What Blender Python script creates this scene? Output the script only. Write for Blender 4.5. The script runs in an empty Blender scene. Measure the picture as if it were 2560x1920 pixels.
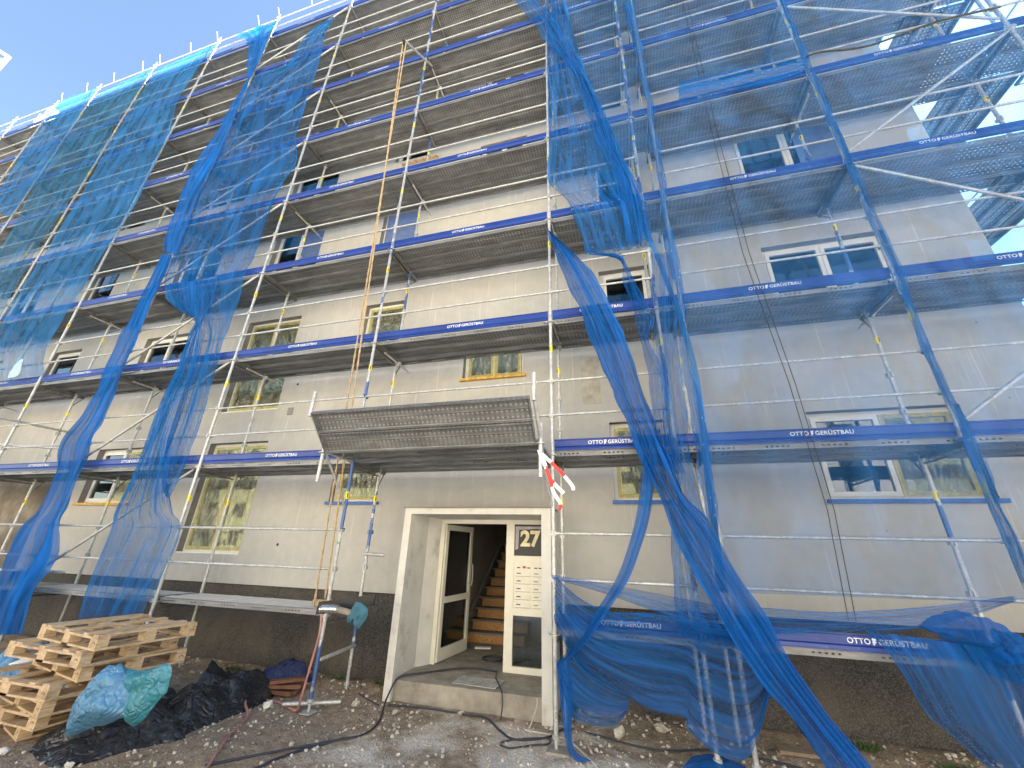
import bpy, math, random
from mathutils import Vector, Matrix, noise, Euler
from math import radians as R, sin, cos, pi
random.seed(7)
S = bpy.context.scene
C = S.collection
# ------------------------------------------------------------------ camera
cam_d = bpy.data.cameras.new('camera')
cam_d.sensor_width = 36; cam_d.lens = 36*989.82/2560
cam_d.clip_start = .05; cam_d.clip_end = 2000
cam = bpy.data.objects.new('camera', cam_d); C.objects.link(cam)
CAM = Vector((.8804, -5.0618, .6481))
cam.location = CAM; cam.rotation_euler = (R(112.6723), R(-1.4673), R(15.3988))
S.camera = cam
# ------------------------------------------------------------------ sky and sun
SUN = Vector((.489, .4653, .7378)).normalized()
w = bpy.data.worlds.new('World'); S.world = w; w.use_nodes = True
wn = w.node_tree; wn.nodes.clear()
sky = wn.nodes.new('ShaderNodeTexSky'); sky.sky_type = 'NISHITA'; sky.sun_disc = False
sky.sun_elevation = R(47.5); sky.sun_rotation = R(46.4); sky.air_density = 1.2; sky.dust_density = .5; sky.ozone_density = 1.3
bg = wn.nodes.new('ShaderNodeBackground'); bg.inputs[1].default_value = .06
wo = wn.nodes.new('ShaderNodeOutputWorld')
wn.links.new(sky.outputs[0], bg.inputs[0]); wn.links.new(bg.outputs[0], wo.inputs[0])
sl = bpy.data.lights.new('sun', 'SUN'); sl.energy = 5; sl.angle = R(.53); sl.color = (1, .95, .87)
so = bpy.data.objects.new('sun', sl); C.objects.link(so)
so.rotation_euler = SUN.to_track_quat('Z', 'Y').to_euler()
S.view_settings.view_transform = 'Standard'; S.view_settings.look = 'None'
S.view_settings.exposure = 2.55; S.view_settings.gamma = 1
S.render.engine = 'CYCLES'
cy = S.cycles
cy.max_bounces = 9; cy.diffuse_bounces = 5; cy.glossy_bounces = 3; cy.transmission_bounces = 5
cy.transparent_max_bounces = 20; cy.sample_clamp_indirect = 6; cy.use_denoising = True
cy.caustics_reflective = False; cy.caustics_refractive = False

# ------------------------------------------------------------------ helpers
class NT:
    def __init__(s, name):
        s.mat = bpy.data.materials.new(name); s.mat.use_nodes = True
        s.t = s.mat.node_tree; s.t.nodes.clear()
        s.out = s.t.nodes.new('ShaderNodeOutputMaterial'); s._tc = None
    def n(s, typ, ins=None, **kw):
        o = s.t.nodes.new(typ)
        for k, v in kw.items(): setattr(o, k, v)
        for k, v in (ins or {}).items():
            i = o.inputs[k]
            if isinstance(v, bpy.types.NodeSocket): s.t.links.new(v, i)
            else: i.default_value = v
        return o
    def m(s, op, a, b=0., c=None):
        ins = {0: a, 1: b}
        if c is not None: ins[2] = c
        return s.n('ShaderNodeMath', ins, operation=op).outputs[0]
    def tc(s, k='Object'):
        if s._tc is None: s._tc = s.n('ShaderNodeTexCoord')
        return s._tc.outputs[k]
    def rnd(s): return s.n('ShaderNodeObjectInfo').outputs['Random']
    def pos(s): return s.n('ShaderNodeNewGeometry').outputs['Position']
    def map(s, v, sc=(1, 1, 1), loc=(0, 0, 0)):
        return s.n('ShaderNodeMapping', {0: v, 'Scale': sc, 'Location': loc}).outputs[0]
    def noise(s, v, sc=5., det=4., rough=.6, dist=0.):
        return s.n('ShaderNodeTexNoise', {'Vector': v, 'Scale': sc, 'Detail': det, 'Roughness': rough, 'Distortion': dist}).outputs[0]
    def ramp(s, f, st):
        r = s.n('ShaderNodeValToRGB', {0: f}); e = r.color_ramp.elements
        while len(e) > 1: e.remove(e[-1])
        for i, (p, c) in enumerate(st):
            if isinstance(c, (int, float)): c = (c, c, c)
            x = e[0] if i == 0 else e.new(p)
            x.position = p; x.color = (*c, 1)
        return r.outputs[0]
    def mix(s, f, a, b, bt='MIX'):
        def cc(v): return v if isinstance(v, bpy.types.NodeSocket) or len(v) == 4 else (*v, 1)
        return s.n('ShaderNodeMix', {0: f, 6: cc(a), 7: cc(b)}, data_type='RGBA', blend_type=bt).outputs[2]
    def bump(s, h, st=.3, d=.01): return s.n('ShaderNodeBump', {'Strength': st, 'Distance': d, 'Height': h}).outputs[0]
    def bsdf(s, **k):
        k = {a.replace('_', ' '): (v if isinstance(v, bpy.types.NodeSocket) or not isinstance(v, tuple) or len(v) == 4 else (*v, 1)) for a, v in k.items()}
        return s.n('ShaderNodeBsdfPrincipled', k).outputs[0]
    def fin(s, sh): s.t.links.new(sh, s.out.inputs[0]); return s.mat

def simple(name, col, rough=.6, metal=0., var=.25, sc=8., bump=.15, bsc=60., spec=.5, cols=None):
    n = NT(name); v = n.n('ShaderNodeVectorMath', {0: n.tc(), 1: n.n('ShaderNodeCombineXYZ', {0: n.m('MULTIPLY', n.rnd(), 37.), 1: n.m('MULTIPLY', n.rnd(), 11.)}).outputs[0]}, operation='ADD').outputs[0]
    f = n.noise(v, sc, 5.)
    lo = tuple(c*(1-var) for c in col); hi = tuple(min(1, c*(1+var)) for c in col)
    cl = n.ramp(f, cols or [(.3, lo), (.7, hi)])
    nb = n.bump(n.noise(v, bsc, 3.), bump, .004)
    return n.fin(n.bsdf(Base_Color=cl, Roughness=rough, Metallic=metal, Normal=nb, Specular_IOR_Level=spec))

class MB:
    def __init__(s): s.v = []; s.f = []; s.sm = []; s.mi = []; s.uv = None
    def add(s, vs, fs, smooth=False, mi=0):
        o = len(s.v); s.v += [tuple(v) for v in vs]
        for f in fs: s.f.append([o+i for i in f]); s.sm.append(smooth); s.mi.append(mi)
    def box(s, c, d, M=None, mi=0):
        x, y, z = (k/2 for k in d)
        vs = [Vector((c[0]+a*x, c[1]+b*y, c[2]+e*z)) for a in (-1, 1) for b in (-1, 1) for e in (-1, 1)]
        if M: vs = [M @ v for v in vs]
        s.add(vs, [(0, 1, 3, 2), (4, 6, 7, 5), (0, 4, 5, 1), (2, 3, 7, 6), (0, 2, 6, 4), (1, 5, 7, 3)], mi=mi); return s
    def bb(s, x0, x1, y0, y1, z0, z1, mi=0): return s.box(((x0+x1)/2, (y0+y1)/2, (z0+z1)/2), (x1-x0, y1-y0, z1-z0), mi=mi)
    def tube(s, pts, r, n=10, cap=True, mi=0):
        pts = [Vector(p) for p in pts]; rs = r if isinstance(r, (list, tuple)) else [r]*len(pts)
        vs = []; up = None
        for i, p in enumerate(pts):
            d = (pts[min(i+1, len(pts)-1)]-pts[max(i-1, 0)])
            d = d.normalized() if d.length > 1e-9 else Vector((0, 0, 1))
            if up is None: up = Vector((0, 0, 1)) if abs(d.z) < .9 else Vector((1, 0, 0))
            a = d.cross(up); a = a.normalized() if a.length > 1e-6 else d.orthogonal().normalized()
            b = d.cross(a); up = -b if False else a.cross(d)
            for k in range(n): t = 2*pi*k/n; vs.append(p+(a*cos(t)+b*sin(t))*rs[i])
        fs = [(i*n+k, i*n+(k+1) % n, (i+1)*n+(k+1) % n, (i+1)*n+k) for i in range(len(pts)-1) for k in range(n)]
        s.add(vs, fs, True, mi)
        if cap: s.add(vs[:n], [tuple(range(n))], mi=mi); s.add(vs[-n:], [tuple(range(n))[::-1]], mi=mi)
        return s
    def extr(s, prof, x0, x1, closed=False, mi=0):   # (y, z) profile swept along x
        k = len(prof)
        vs = [(x0, y, z) for y, z in prof]+[(x1, y, z) for y, z in prof]
        s.add(vs, [(i, (i+1) % k, k+(i+1) % k, k+i) for i in range(k if closed else k-1)], mi=mi); return s
    def poly(s, pts, t, axis=1, mi=0):               # outline in a plane, given thickness t along axis
        k = len(pts); vs = [list(p) for p in pts]+[list(p) for p in pts]
        for v in vs[k:]: v[axis] += t
        s.add(vs, [tuple(range(k)), tuple(range(2*k-1, k-1, -1))]+[(i, (i+1) % k, k+(i+1) % k, k+i) for i in range(k)], mi=mi); return s
    def mesh(s, name, mats):
        me = bpy.data.meshes.new(name); me.from_pydata(s.v, [], s.f)
        for m in (mats if isinstance(mats, (list, tuple)) else [mats]): me.materials.append(m)
        me.polygons.foreach_set('use_smooth', s.sm); me.polygons.foreach_set('material_index', s.mi)
        if s.uv:
            l = me.uv_layers.new(name='UVMap')
            for lp in me.loops: l.data[lp.index].uv = s.uv[lp.vertex_index]
        me.update(); return me
    def build(s, name, mats, parent=None, loc=(0, 0, 0)):
        return put(name, s.mesh(name, mats), parent, loc)
def put(name, me, parent=None, loc=(0, 0, 0), rot=None):
    o = bpy.data.objects.new(name, me); C.objects.link(o); o.location = loc
    if rot: o.rotation_euler = rot
    if parent: o.parent = parent
    return o
def tag(o, label, cat, group=None, kind=None):
    o['label'] = label; o['category'] = cat
    if group: o['group'] = group
    if kind: o['kind'] = kind
    return o
def thing(name, label, cat, loc=(0, 0, 0), group=None):
    return tag(put(name, None, None, loc), label, cat, group)
def smooth_path(p, n=6):
    p = [Vector(q) for q in p]; out = []
    for i in range(len(p)-1):
        a, b, c, d = p[max(i-1, 0)], p[i], p[i+1], p[min(i+2, len(p)-1)]
        for k in range(n):
            t = k/n; out.append(.5*((2*b)+(c-a)*t+(2*a-5*b+4*c-d)*t*t+(3*b-a-3*c+d)*t**3))
    return out+[p[-1]]
def inview(p, m=.12):
    q = cam.matrix_world.inverted() @ Vector(p)
    if q.z > -.05: return False
    u = q.x/-q.z*989.82/1280; v = q.y/-q.z*989.82/960
    return abs(u) < 1+m and abs(v) < 1+m
bpy.context.view_layer.update()
# ------------------------------------------------------------------ materials
def m_plaster():
    n = NT('grey beige base coat plaster'); p = n.pos()
    a = n.noise(p, .45, 5., .62); b = n.noise(n.map(p, (3.5, 1, .22)), 1.6, 5., .6); c = n.noise(p, 7., 4.)
    col = n.ramp(a, [(.3, (.38, .37, .345)), (.5, (.445, .432, .402)), (.72, (.51, .49, .445))])
    col = n.mix(n.ramp(b, [(.5, 0.), (.78, .35)]), col, (.57, .55, .5))
    col = n.mix(n.ramp(n.noise(p, 1.1, 6., .7), [(.56, 0.), (.72, .25)]), col, (.3, .285, .25))
    col = n.mix(n.ramp(n.noise(n.map(p, (14, 1, .3)), 2.2, 2.), [(.66, 0.), (.72, .5)]), col, (.66, .64, .6))
    col = n.mix(n.ramp(c, [(.35, .0), (.8, .22)]), col, (.3, .28, .25))
    v = n.n('ShaderNodeTexVoronoi', {'Vector': p, 'Scale': 2.3}).outputs[0]
    col = n.mix(n.ramp(v, [(.015, .8), (.035, 0.)]), col, (.12, .1, .08))
    h = n.m('ADD', n.noise(p, 3., 6., .7), n.m('MULTIPLY', n.noise(p, 90., 3.), .25))
    return n.fin(n.bsdf(Base_Color=col, Roughness=.9, Normal=n.bump(h, .3, .01), Specular_IOR_Level=.2))
def m_pebble():
    n = NT('dark pebble dash plinth'); p = n.pos()
    v = n.n('ShaderNodeTexVoronoi', {'Vector': p, 'Scale': 95.})
    col = n.ramp(n.n('ShaderNodeSeparateColor', {0: v.outputs[1]}).outputs[0], [(.1, (.035, .033, .031)), (.6, (.075, .07, .064)), (1, (.14, .128, .112))])
    col = n.mix(n.ramp(n.noise(p, 1.3, 5.), [(.45, 0.), (.7, .6)]), col, (.16, .13, .1))
    return n.fin(n.bsdf(Base_Color=col, Roughness=.85, Normal=n.bump(v.outputs[0], .9, .01)))
def m_ground():
    n = NT('muddy ground with plaster dust'); p = n.pos()
    a = n.noise(p, 1.4, 8., .68, .3); s = n.n('ShaderNodeSeparateXYZ', {0: p})
    dx = n.m('SUBTRACT', s.outputs[0], .1); dy = n.m('ADD', s.outputs[1], .75)
    d = n.m('SQRT', n.m('ADD', n.m('MULTIPLY', n.m('MULTIPLY', dx, dx), .35), n.m('MULTIPLY', dy, dy)))
    k = n.m('ADD', a, n.m('MULTIPLY', n.m('SUBTRACT', 1.3, d), .2))
    soil = n.ramp(n.noise(p, 9., 8., .7), [(.3, (.19, .135, .088)), (.52, (.35, .265, .185)), (.8, (.55, .455, .345))])
    dust = n.ramp(n.noise(p, 22., 6., .7), [(.3, (.54, .465, .37)), (.7, (.8, .73, .62))])
    col = n.mix(n.ramp(k, [(.5, 0.), (.66, 1.)]), soil, dust)
    far = n.m('MULTIPLY', n.m('ADD', s.outputs[1], 3.6), -.6)  # unseen yard behind the camera made pale to bounce light onto the facade
    col = n.mix(n.ramp(far, [(0., 0.), (1., 1.)]), col, n.ramp(n.noise(p, 3., 6.), [(.3, (.42, .39, .34)), (.7, (.58, .55, .49))]))
    vv = n.n('ShaderNodeTexVoronoi', {'Vector': p, 'Scale': 30.})
    col = n.mix(n.m('MULTIPLY', n.ramp(vv.outputs[0], [(.16, 1.), (.3, 0.)]), n.ramp(n.noise(p, 3.), [(.45, 0.), (.6, .8)])), col, (.5, .46, .4))
    v = n.n('ShaderNodeTexVoronoi', {'Vector': p, 'Scale': 45.})
    h = n.m('ADD', n.noise(p, 14., 8., .75), n.m('MULTIPLY', v.outputs[0], .5))
    return n.fin(n.bsdf(Base_Color=col, Roughness=.95, Normal=n.bump(h, .9, .03), Specular_IOR_Level=.2))
def m_deck():
    n = NT('galvanised steel deck'); o = n.tc(); s = n.n('ShaderNodeSeparateXYZ', {0: o}); x, y, z = s.outputs
    nz = n.m('ABSOLUTE', n.n('ShaderNodeSeparateXYZ', {0: n.tc('Normal')}).outputs[2])
    top = n.m('GREATER_THAN', nz, .5); side = n.m('SUBTRACT', 1., top)
    gx = n.m('MODULO', n.m('ADD', x, 10.), .56); ing = n.m('LESS_THAN', gx, .27)
    sx = n.m('ABSOLUTE', n.m('SUBTRACT', n.m('MODULO', gx, .054), .027))
    sz = n.m('ABSOLUTE', n.m('ADD', z, .036))
    e = n.m('ADD', n.m('POWER', n.m('DIVIDE', sx, .015), 2.), n.m('POWER', n.m('DIVIDE', sz, .0085), 2.))
    slot = n.m('MULTIPLY', n.m('MULTIPLY', n.m('LESS_THAN', e, 1.), ing), side)
    fx = n.m('SUBTRACT', n.m('FRACT', n.m('DIVIDE', x, .06)), .5); fy = n.m('SUBTRACT', n.m('FRACT', n.m('DIVIDE', y, .05)), .5)
    dd = n.m('SQRT', n.m('ADD', n.m('MULTIPLY', fx, fx), n.m('MULTIPLY', fy, fy)))
    dot = n.m('MULTIPLY', n.m('LESS_THAN', dd, .1), top)
    rib = n.m('MULTIPLY', n.m('GREATER_THAN', n.m('ABSOLUTE', fx), .38), top)
    col = n.ramp(n.noise(n.map(n.pos(), (.6, 3, 3)), 3., 6., .65), [(.3, (.14, .143, .143)), (.55, (.23, .236, .238)), (.75, (.35, .356, .355))])
    col = n.mix(n.m('MULTIPLY', rib, .4), col, (.09, .088, .082))
    col = n.mix(n.m('MULTIPLY', n.ramp(dd, [(.1, 1.), (.2, 0.)]), n.m('MULTIPLY', top, .5)), col, (.45, .44, .42))
    col = n.mix(n.m('MULTIPLY', n.ramp(n.noise(n.pos(), 5., 6., .7), [(.5, 0.), (.72, .6)]), top), col, (.13, .11, .085))
    gn = n.n('ShaderNodeSeparateXYZ', {0: n.n('ShaderNodeNewGeometry').outputs['Normal']}).outputs[2]
    b = n.bsdf(Base_Color=col, Roughness=.48, Metallic=.35, Normal=n.bump(n.m('ADD', n.m('MULTIPLY', rib, -.7), n.noise(n.pos(), 40.)), .4, .006))
    t = n.n('ShaderNodeBsdfTransparent').outputs[0]
    return n.fin(n.n('ShaderNodeMixShader', {0: n.m('MAXIMUM', slot, dot), 1: b, 2: t}).outputs[0])
def m_tube(blue=.0, name='galvanised tube'):
    n = NT(name); p = n.pos()
    col = n.ramp(n.noise(p, 11., 6., .7), [(.25, (.3, .3, .29)), (.5, (.47, .47, .455)), (.75, (.64, .64, .61))])
    col = n.mix(n.ramp(n.noise(p, 38., 3.), [(.58, 0.), (.64, .8)]), col, (.72, .7, .66))
    if blue:
        f = n.noise(n.map(p, (1.7, 1.7, .9)), 1.1, 3., .6)
        g = n.noise(p, 30., 4.)
        k = n.m('ADD', f, n.m('MULTIPLY', n.m('SUBTRACT', g, .5), .14))
        col = n.mix(n.ramp(k, [(.6-blue, 0.), (.62-blue, .92)]), col, (.04, .11, .33))
        k2 = n.noise(n.map(p, (2, 2, 1.6), (5, 3, 9)), 1.5, 3.)
        col = n.mix(n.ramp(k2, [(.68, 0.), (.7, .85)]), col, (.1, .27, .12))
    return n.fin(n.bsdf(Base_Color=col, Roughness=.42, Metallic=.3, Normal=n.bump(n.noise(p, 60., 3.), .25, .003)))
def m_net(name, dens, col=(.012, .13, .56), streak=.35, specks=0., trans=.55, cloud=.25, band=0.):
    n = NT(name); uv = n.tc('UV'); p = n.pos()
    f1 = n.noise(n.map(uv, (11, .8, 1)), 1., 4., .6, 1.); f2 = n.noise(p, 2.2, 4.)
    al = n.m('ADD', dens, n.m('MULTIPLY', n.m('SUBTRACT', f1, .5), streak*2))
    al = n.m('ADD', al, n.m('MULTIPLY', n.m('SUBTRACT', f2, .5), cloud))
    if band: al = n.m('ADD', al, n.m('MULTIPLY', n.m('SUBTRACT', n.noise(n.map(uv, (3.2, .22, 1)), 1., 2., .5, .5), .5), band))
    s = n.n('ShaderNodeSeparateXYZ', {0: uv}).outputs[0]
    edge = n.m('LESS_THAN', n.m('MINIMUM', s, n.m('SUBTRACT', 1., s)), .012)
    al = n.m('MAXIMUM', al, n.m('MULTIPLY', edge, .85))
    cl = n.mix(n.ramp(f1, [(.32, 0.), (.68, 1.)]), tuple(c*.55 for c in col), tuple(min(1, c*1.7+.012) for c in col))  # fold shading put into the colour: darker creases, brighter ridges
    if specks:
        v = n.n('ShaderNodeTexVoronoi', {'Vector': n.map(p, (26, 26, 7)), 'Scale': 1., 'Randomness': 1.}).outputs[0]
        k = n.m('MULTIPLY', n.m('LESS_THAN', v, .085), n.m('GREATER_THAN', n.noise(p, 1.7, 3.), specks))
        cl = n.mix(k, cl, (.7, .74, .8)); al = n.m('MAXIMUM', al, n.m('MULTIPLY', k, .9))
    al = n.m('MINIMUM', n.m('MAXIMUM', al, .04), .985)
    nb = n.bump(f1, .6, .025)
    d = n.n('ShaderNodeBsdfDiffuse', {0: cl, 1: .5, 'Normal': nb}).outputs[0]
    t = n.n('ShaderNodeBsdfTranslucent', {0: n.mix(.5, cl, (.05, .5, .95))}).outputs[0]
    b = n.n('ShaderNodeMixShader', {0: trans, 1: d, 2: t}).outputs[0]
    tr = n.n('ShaderNodeBsdfTransparent').outputs[0]
    return n.fin(n.n('ShaderNodeMixShader', {0: al, 1: tr, 2: b}).outputs[0])
def m_glass():
    n = NT('window glass')
    g = n.n('ShaderNodeBsdfGlossy', {0: (.9, .95, 1, 1), 'Roughness': .015, 'Normal': n.bump(n.noise(n.pos(), 1.3), .06, .02)}).outputs[0]
    t = n.n('ShaderNodeBsdfTransparent', {0: (.55, .62, .6, 1)}).outputs[0]
    f = n.m('ADD', n.n('ShaderNodeFresnel', {0: 1.5}).outputs[0], .1)
    return n.fin(n.n('ShaderNodeMixShader', {0: f, 1: t, 2: g}).outputs[0])
def m_film():
    n = NT('crinkled protective film'); p = n.pos()
    w_ = n.noise(n.map(p, (3, 1, .8)), 5., 5., .65, 1.6)
    nb = n.bump(w_, .8, .05)
    g = n.n('ShaderNodeBsdfGlossy', {0: (1, .98, .8, 1), 'Roughness': .12, 'Normal': nb}).outputs[0]
    d = n.n('ShaderNodeBsdfDiffuse', {0: (.5, .48, .26, 1), 'Normal': nb}).outputs[0]
    t = n.n('ShaderNodeBsdfTransparent', {0: (.8, .82, .62, 1)}).outputs[0]
    a = n.n('ShaderNodeMixShader', {0: .45, 1: g, 2: d}).outputs[0]
    k = n.ramp(w_, [(.36, .1), (.52, .22), (.6, .5), (.66, .18)])
    return n.fin(n.n('ShaderNodeMixShader', {0: k, 1: t, 2: a}).outputs[0])
def m_osb():
    n = NT('oriented strand board'); o = n.pos()
    v = n.n('ShaderNodeTexVoronoi', {'Vector': n.map(n.n('ShaderNodeVectorMath', {0: o, 1: n.n('ShaderNodeTexNoise', {'Vector': o, 'Scale': 9.}).outputs[1]}, operation='ADD').outputs[0], (22, 22, 60)), 'Scale': 1.})
    c = n.ramp(n.n('ShaderNodeSeparateColor', {0: v.outputs[1]}).outputs[0], [(0, (.22, .09, .03)), (.5, (.48, .24, .08)), (1, (.66, .4, .16))])
    return n.fin(n.bsdf(Base_Color=c, Roughness=.6))
def m_wood(name, a, b):
    n = NT(name); r = n.n('ShaderNodeCombineXYZ', {0: n.m('MULTIPLY', n.rnd(), 31.), 1: n.rnd()}).outputs[0]
    o = n.n('ShaderNodeVectorMath', {0: n.tc(), 1: r}, operation='ADD').outputs[0]
    g = n.noise(n.map(o, (9, 3, 25)), 3., 5., .65, .8)
    c = n.ramp(g, [(.3, a), (.6, b), (.8, tuple(min(1, k*1.25) for k in b))])
    c = n.mix(n.ramp(n.noise(o, 4., 6., .7), [(.52, 0.), (.7, .75)]), c, (.16, .1, .055))
    return n.fin(n.bsdf(Base_Color=c, Roughness=.75, Normal=n.bump(g, .4, .004)))
def m_plastic(name, col, rough=.28, k=4.):
    n = NT(name); p = n.pos()
    v = n.n('ShaderNodeTexVoronoi', {'Vector': n.n('ShaderNodeVectorMath', {0: p, 1: n.n('ShaderNodeTexNoise', {'Vector': p, 'Scale': 4.}).outputs[1]}, operation='ADD').outputs[0], 'Scale': k}, feature='DISTANCE_TO_EDGE').outputs[0]
    h = n.m('ADD', n.m('MINIMUM', n.m('MULTIPLY', v, 3.), .5), n.m('MULTIPLY', n.noise(p, 26., 5., .7, 1.), .5))
    c = n.mix(n.noise(p, 12., 5.), tuple(a*.7 for a in col), tuple(min(1, a*1.35+.01) for a in col))
    c = n.mix(n.ramp(n.noise(p, 6., 6., .75), [(.56, 0.), (.75, .35)]), c, (.3, .26, .2))
    return n.fin(n.bsdf(Base_Color=c, Roughness=rough, Normal=n.bump(h, .6, .035), Specular_IOR_Level=.6))
def m_stripes():
    n = NT('red and white warning tape'); s = n.n('ShaderNodeSeparateXYZ', {0: n.tc('UV')}).outputs[1]
    k = n.m('GREATER_THAN', n.m('FRACT', n.m('MULTIPLY', s, 1.)), .5)
    return n.fin(n.bsdf(Base_Color=n.mix(k, (.8, .8, .8), (.75, .02, .02)), Roughness=.4))
PL = m_plaster(); PEB = m_pebble(); GR = m_ground(); DK = m_deck(); GL = m_glass(); FILM = m_film(); OSB = m_osb()
TB = m_tube(0, 'galvanised rail'); TBB = m_tube(.0, 'paint smeared galvanised standard'); TBX = m_tube(.075, 'blue smeared standard')
def m_toe():
    n = NT('scuffed royal blue toe board paint'); p = n.pos()
    c = n.ramp(n.noise(p, 2.5, 5., .65), [(.3, (.005, .024, .17)), (.7, (.009, .045, .27))])
    c = n.mix(n.ramp(n.noise(n.map(p, (1, 1, 14)), 4., 6., .75), [(.6, 0.), (.7, .55)]), c, (.28, .33, .45))
    c = n.mix(n.ramp(n.noise(p, 26., 5., .8), [(.66, 0.), (.7, .8)]), c, (.6, .58, .54))
    return n.fin(n.bsdf(Base_Color=c, Roughness=.38, Normal=n.bump(n.noise(p, 4., 3.), .2, .01)))
BLUE = m_toe()
WHT = simple('white lettering paint', (.8, .82, .85), .5, 0, .08)
LETM = simple('chipped white lettering paint', (.7, .72, .76), .5, 0, .3, 30., .1, 60., .5, [(.3, (.3, .33, .45)), (.42, (.68, .7, .74)), (.7, (.8, .82, .85))])
YEL = simple('yellow sticker', (.85, .68, .03), .45, 0, .1)
PVC = simple('white window plastic', (.74, .72, .66), .35, 0, .06, 3., .03)
YPVC = simple('yellowed masking on frame', (.62, .52, .22), .5, 0, .25, 12.)
CREAM = simple('cream painted metal', (.74, .71, .6), .4, 0, .07, 4., .04)
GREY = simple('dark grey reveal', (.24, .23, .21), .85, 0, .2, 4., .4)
PORCH = simple('dirty white painted concrete', (.62, .6, .55), .85, 0, .1, 3., .6, 40., .3, cols=[(.25, (.4, .37, .32)), (.42, (.6, .58, .53)), (.75, (.7, .68, .63))])
CONC = simple('worn concrete', (.3, .27, .22), .9, 0, .3, 5., .7, 70., .3)
HALL = simple('hall plaster', (.3, .28, .25), .9, 0, .15, 2.)
STAIR = simple('stair concrete tread', (.2, .18, .16), .8)
BLK = simple('black plate', (.012, .012, .013), .45)
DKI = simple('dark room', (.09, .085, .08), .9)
SILLB = simple('blue masked sill', (.03, .12, .42), .5, 0, .3, 20.)
SILLY = simple('orange taped sill', (.55, .33, .06), .6, 0, .4, 14.)
WOODP = m_wood('pine pallet wood', (.37, .25, .135), (.62, .455, .28))
BLKP = m_plastic('black plastic sheeting', (.016, .017, .02), .25)
BLUP = m_plastic('light blue refuse bag plastic', (.07, .21, .36), .3, 5.)
TEALP = m_plastic('teal plastic bag', (.03, .2, .26), .3, 5.)
NAVYP = m_plastic('navy blue bag', (.006, .02, .1), .4, 12.)
FOIL = simple('foil tape', (.5, .5, .5), .25, .8, .3, 30., .9, 40.)
RAG = simple('teal cloth', (.04, .13, .18), .8, 0, .3, 10., .6)
ROPE = simple('manila rope', (.5, .36, .2), .9, 0, .3, 60., 1., 160.)
CBL = simple('black cable rubber', (.03, .032, .045), .5)
CBR = simple('dusty pink hose', (.42, .2, .17), .6)
CBW = simple('off white cable', (.5, .47, .4), .6)
STONE = simple('rubble stone', (.42, .38, .32), .95, 0, .4, 9., .8, 40., .2, cols=[(.3, (.24, .19, .14)), (.5, (.48, .43, .36)), (.7, (.72, .68, .6))])
WSTONE = simple('white plaster block', (.66, .63, .56), .9, 0, .12, 6., .8, 30.)
FOAM = simple('white foam board', (.8, .8, .78), .7, 0, .05)
RUST = simple('rust brown brick', (.2, .09, .05), .85, 0, .3)
ALU = simple('galvanised grating', (.36, .36, .35), .5, .3)
LEAF = simple('weed leaf', (.07, .12, .035), .7, 0, .4, 9.)
BROWNW = simple('old brown render', (.2, .165, .125), .9, 0, .3, 1.2, .8, 30., .2, cols=[(.3, (.12, .1, .075)), (.5, (.2, .17, .13)), (.7, (.33, .3, .25))])
CITY = simple('cream facade', (.8, .74, .62), .9, 0, .1, .5)
# ------------------------------------------------------------------ ground
def gz(x, y):
    z = -1.215+.035*noise.noise(Vector((x*.9, y*.9, 0)))+.018*noise.noise(Vector((x*3.1, y*3.1, 4)))+.009*noise.noise(Vector((x*9, y*9, 8)))
    k = max(0, 1-abs(y-1.0)/.75); out = 1 if (x < -2.5 or x > .1) else 0
    z += out*k*(.07+.06*noise.noise(Vector((x*1.7, y*2, 3))))
    return z
def axis(a, b, fine, lim):
    v = []; t = a
    while t < b: v.append(t); t += fine
    s = fine; t = b; up = []
    while t < lim: up.append(t); s *= 1.35; t += s
    s = fine; t = a; dn = []
    while t > -lim: s *= 1.35; t -= s; dn.append(t)
    return dn[::-1]+v+up+[lim]
gx = axis(-7.6, 5.4, .06, 300); gy = axis(-2.4, 1.25, .06, 300)
g = MB(); W_ = len(gy)
g.add([(x, y, gz(x, y) if abs(x) < 40 and abs(y) < 40 else -1.215) for x in gx for y in gy],
      [(i*W_+j, (i+1)*W_+j, (i+1)*W_+j+1, i*W_+j+1) for i in range(len(gx)-1) for j in range(W_-1)], True)
o = g.build('ground', GR); o['kind'] = 'structure'
# ------------------------------------------------------------------ apartment building
YW = 1.10; DEP = .17
bld = thing('apartment_building', 'grey plastered apartment block with white windows and a porch entrance, wrapped in scaffolding', 'building', (0, YW, -1.21))
bld_inv = Matrix.Translation((0, -YW, 1.21))
def bpart(name, mb, mats, parent=None):
    me = mb.mesh(name, mats); me.transform(bld_inv if parent is None else Matrix.Identity(4))
    return put(name, me, parent or bld)
win = []   # x0, x1, z0, z1, sashes, film, sill
def W(x0, x1, z0, z1, n=2, film=(0, 0), sill=None): win.append((x0, x1, z0, z1, n, film, sill))
W(-7.42, -5.92, .43, 2.53, 2, (1, 1)); W(-7.42, -5.92, 3.2, 5.46, 2, (1, 1)); W(-7.42, -5.92, 6.05, 8.3, 2, (0, 0)); W(-7.42, -5.92, 8.9, 11.15, 2); W(-7.42, -5.92, 11.8, 14., 2)
W(-4.22, -3.25, 1.33, 2.53, 1, (1,), SILLB); W(-4.22, -3.25, 4.16, 5.46, 1, (1,)); W(-4.22, -3.25, 7., 8.3, 1); W(-4.22, -3.25, 9.85, 11.15, 1); W(-4.22, -3.25, 12.7, 14., 1)
W(-1.84, -.69, 3.48, 4.12, 2, (1, 1), SILLY); W(-1.84, -.69, 6.25, 6.9, 2); W(-1.84, -.69, 9., 9.68, 2); W(-1.84, -.69, 11.9, 12.5, 2)
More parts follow.
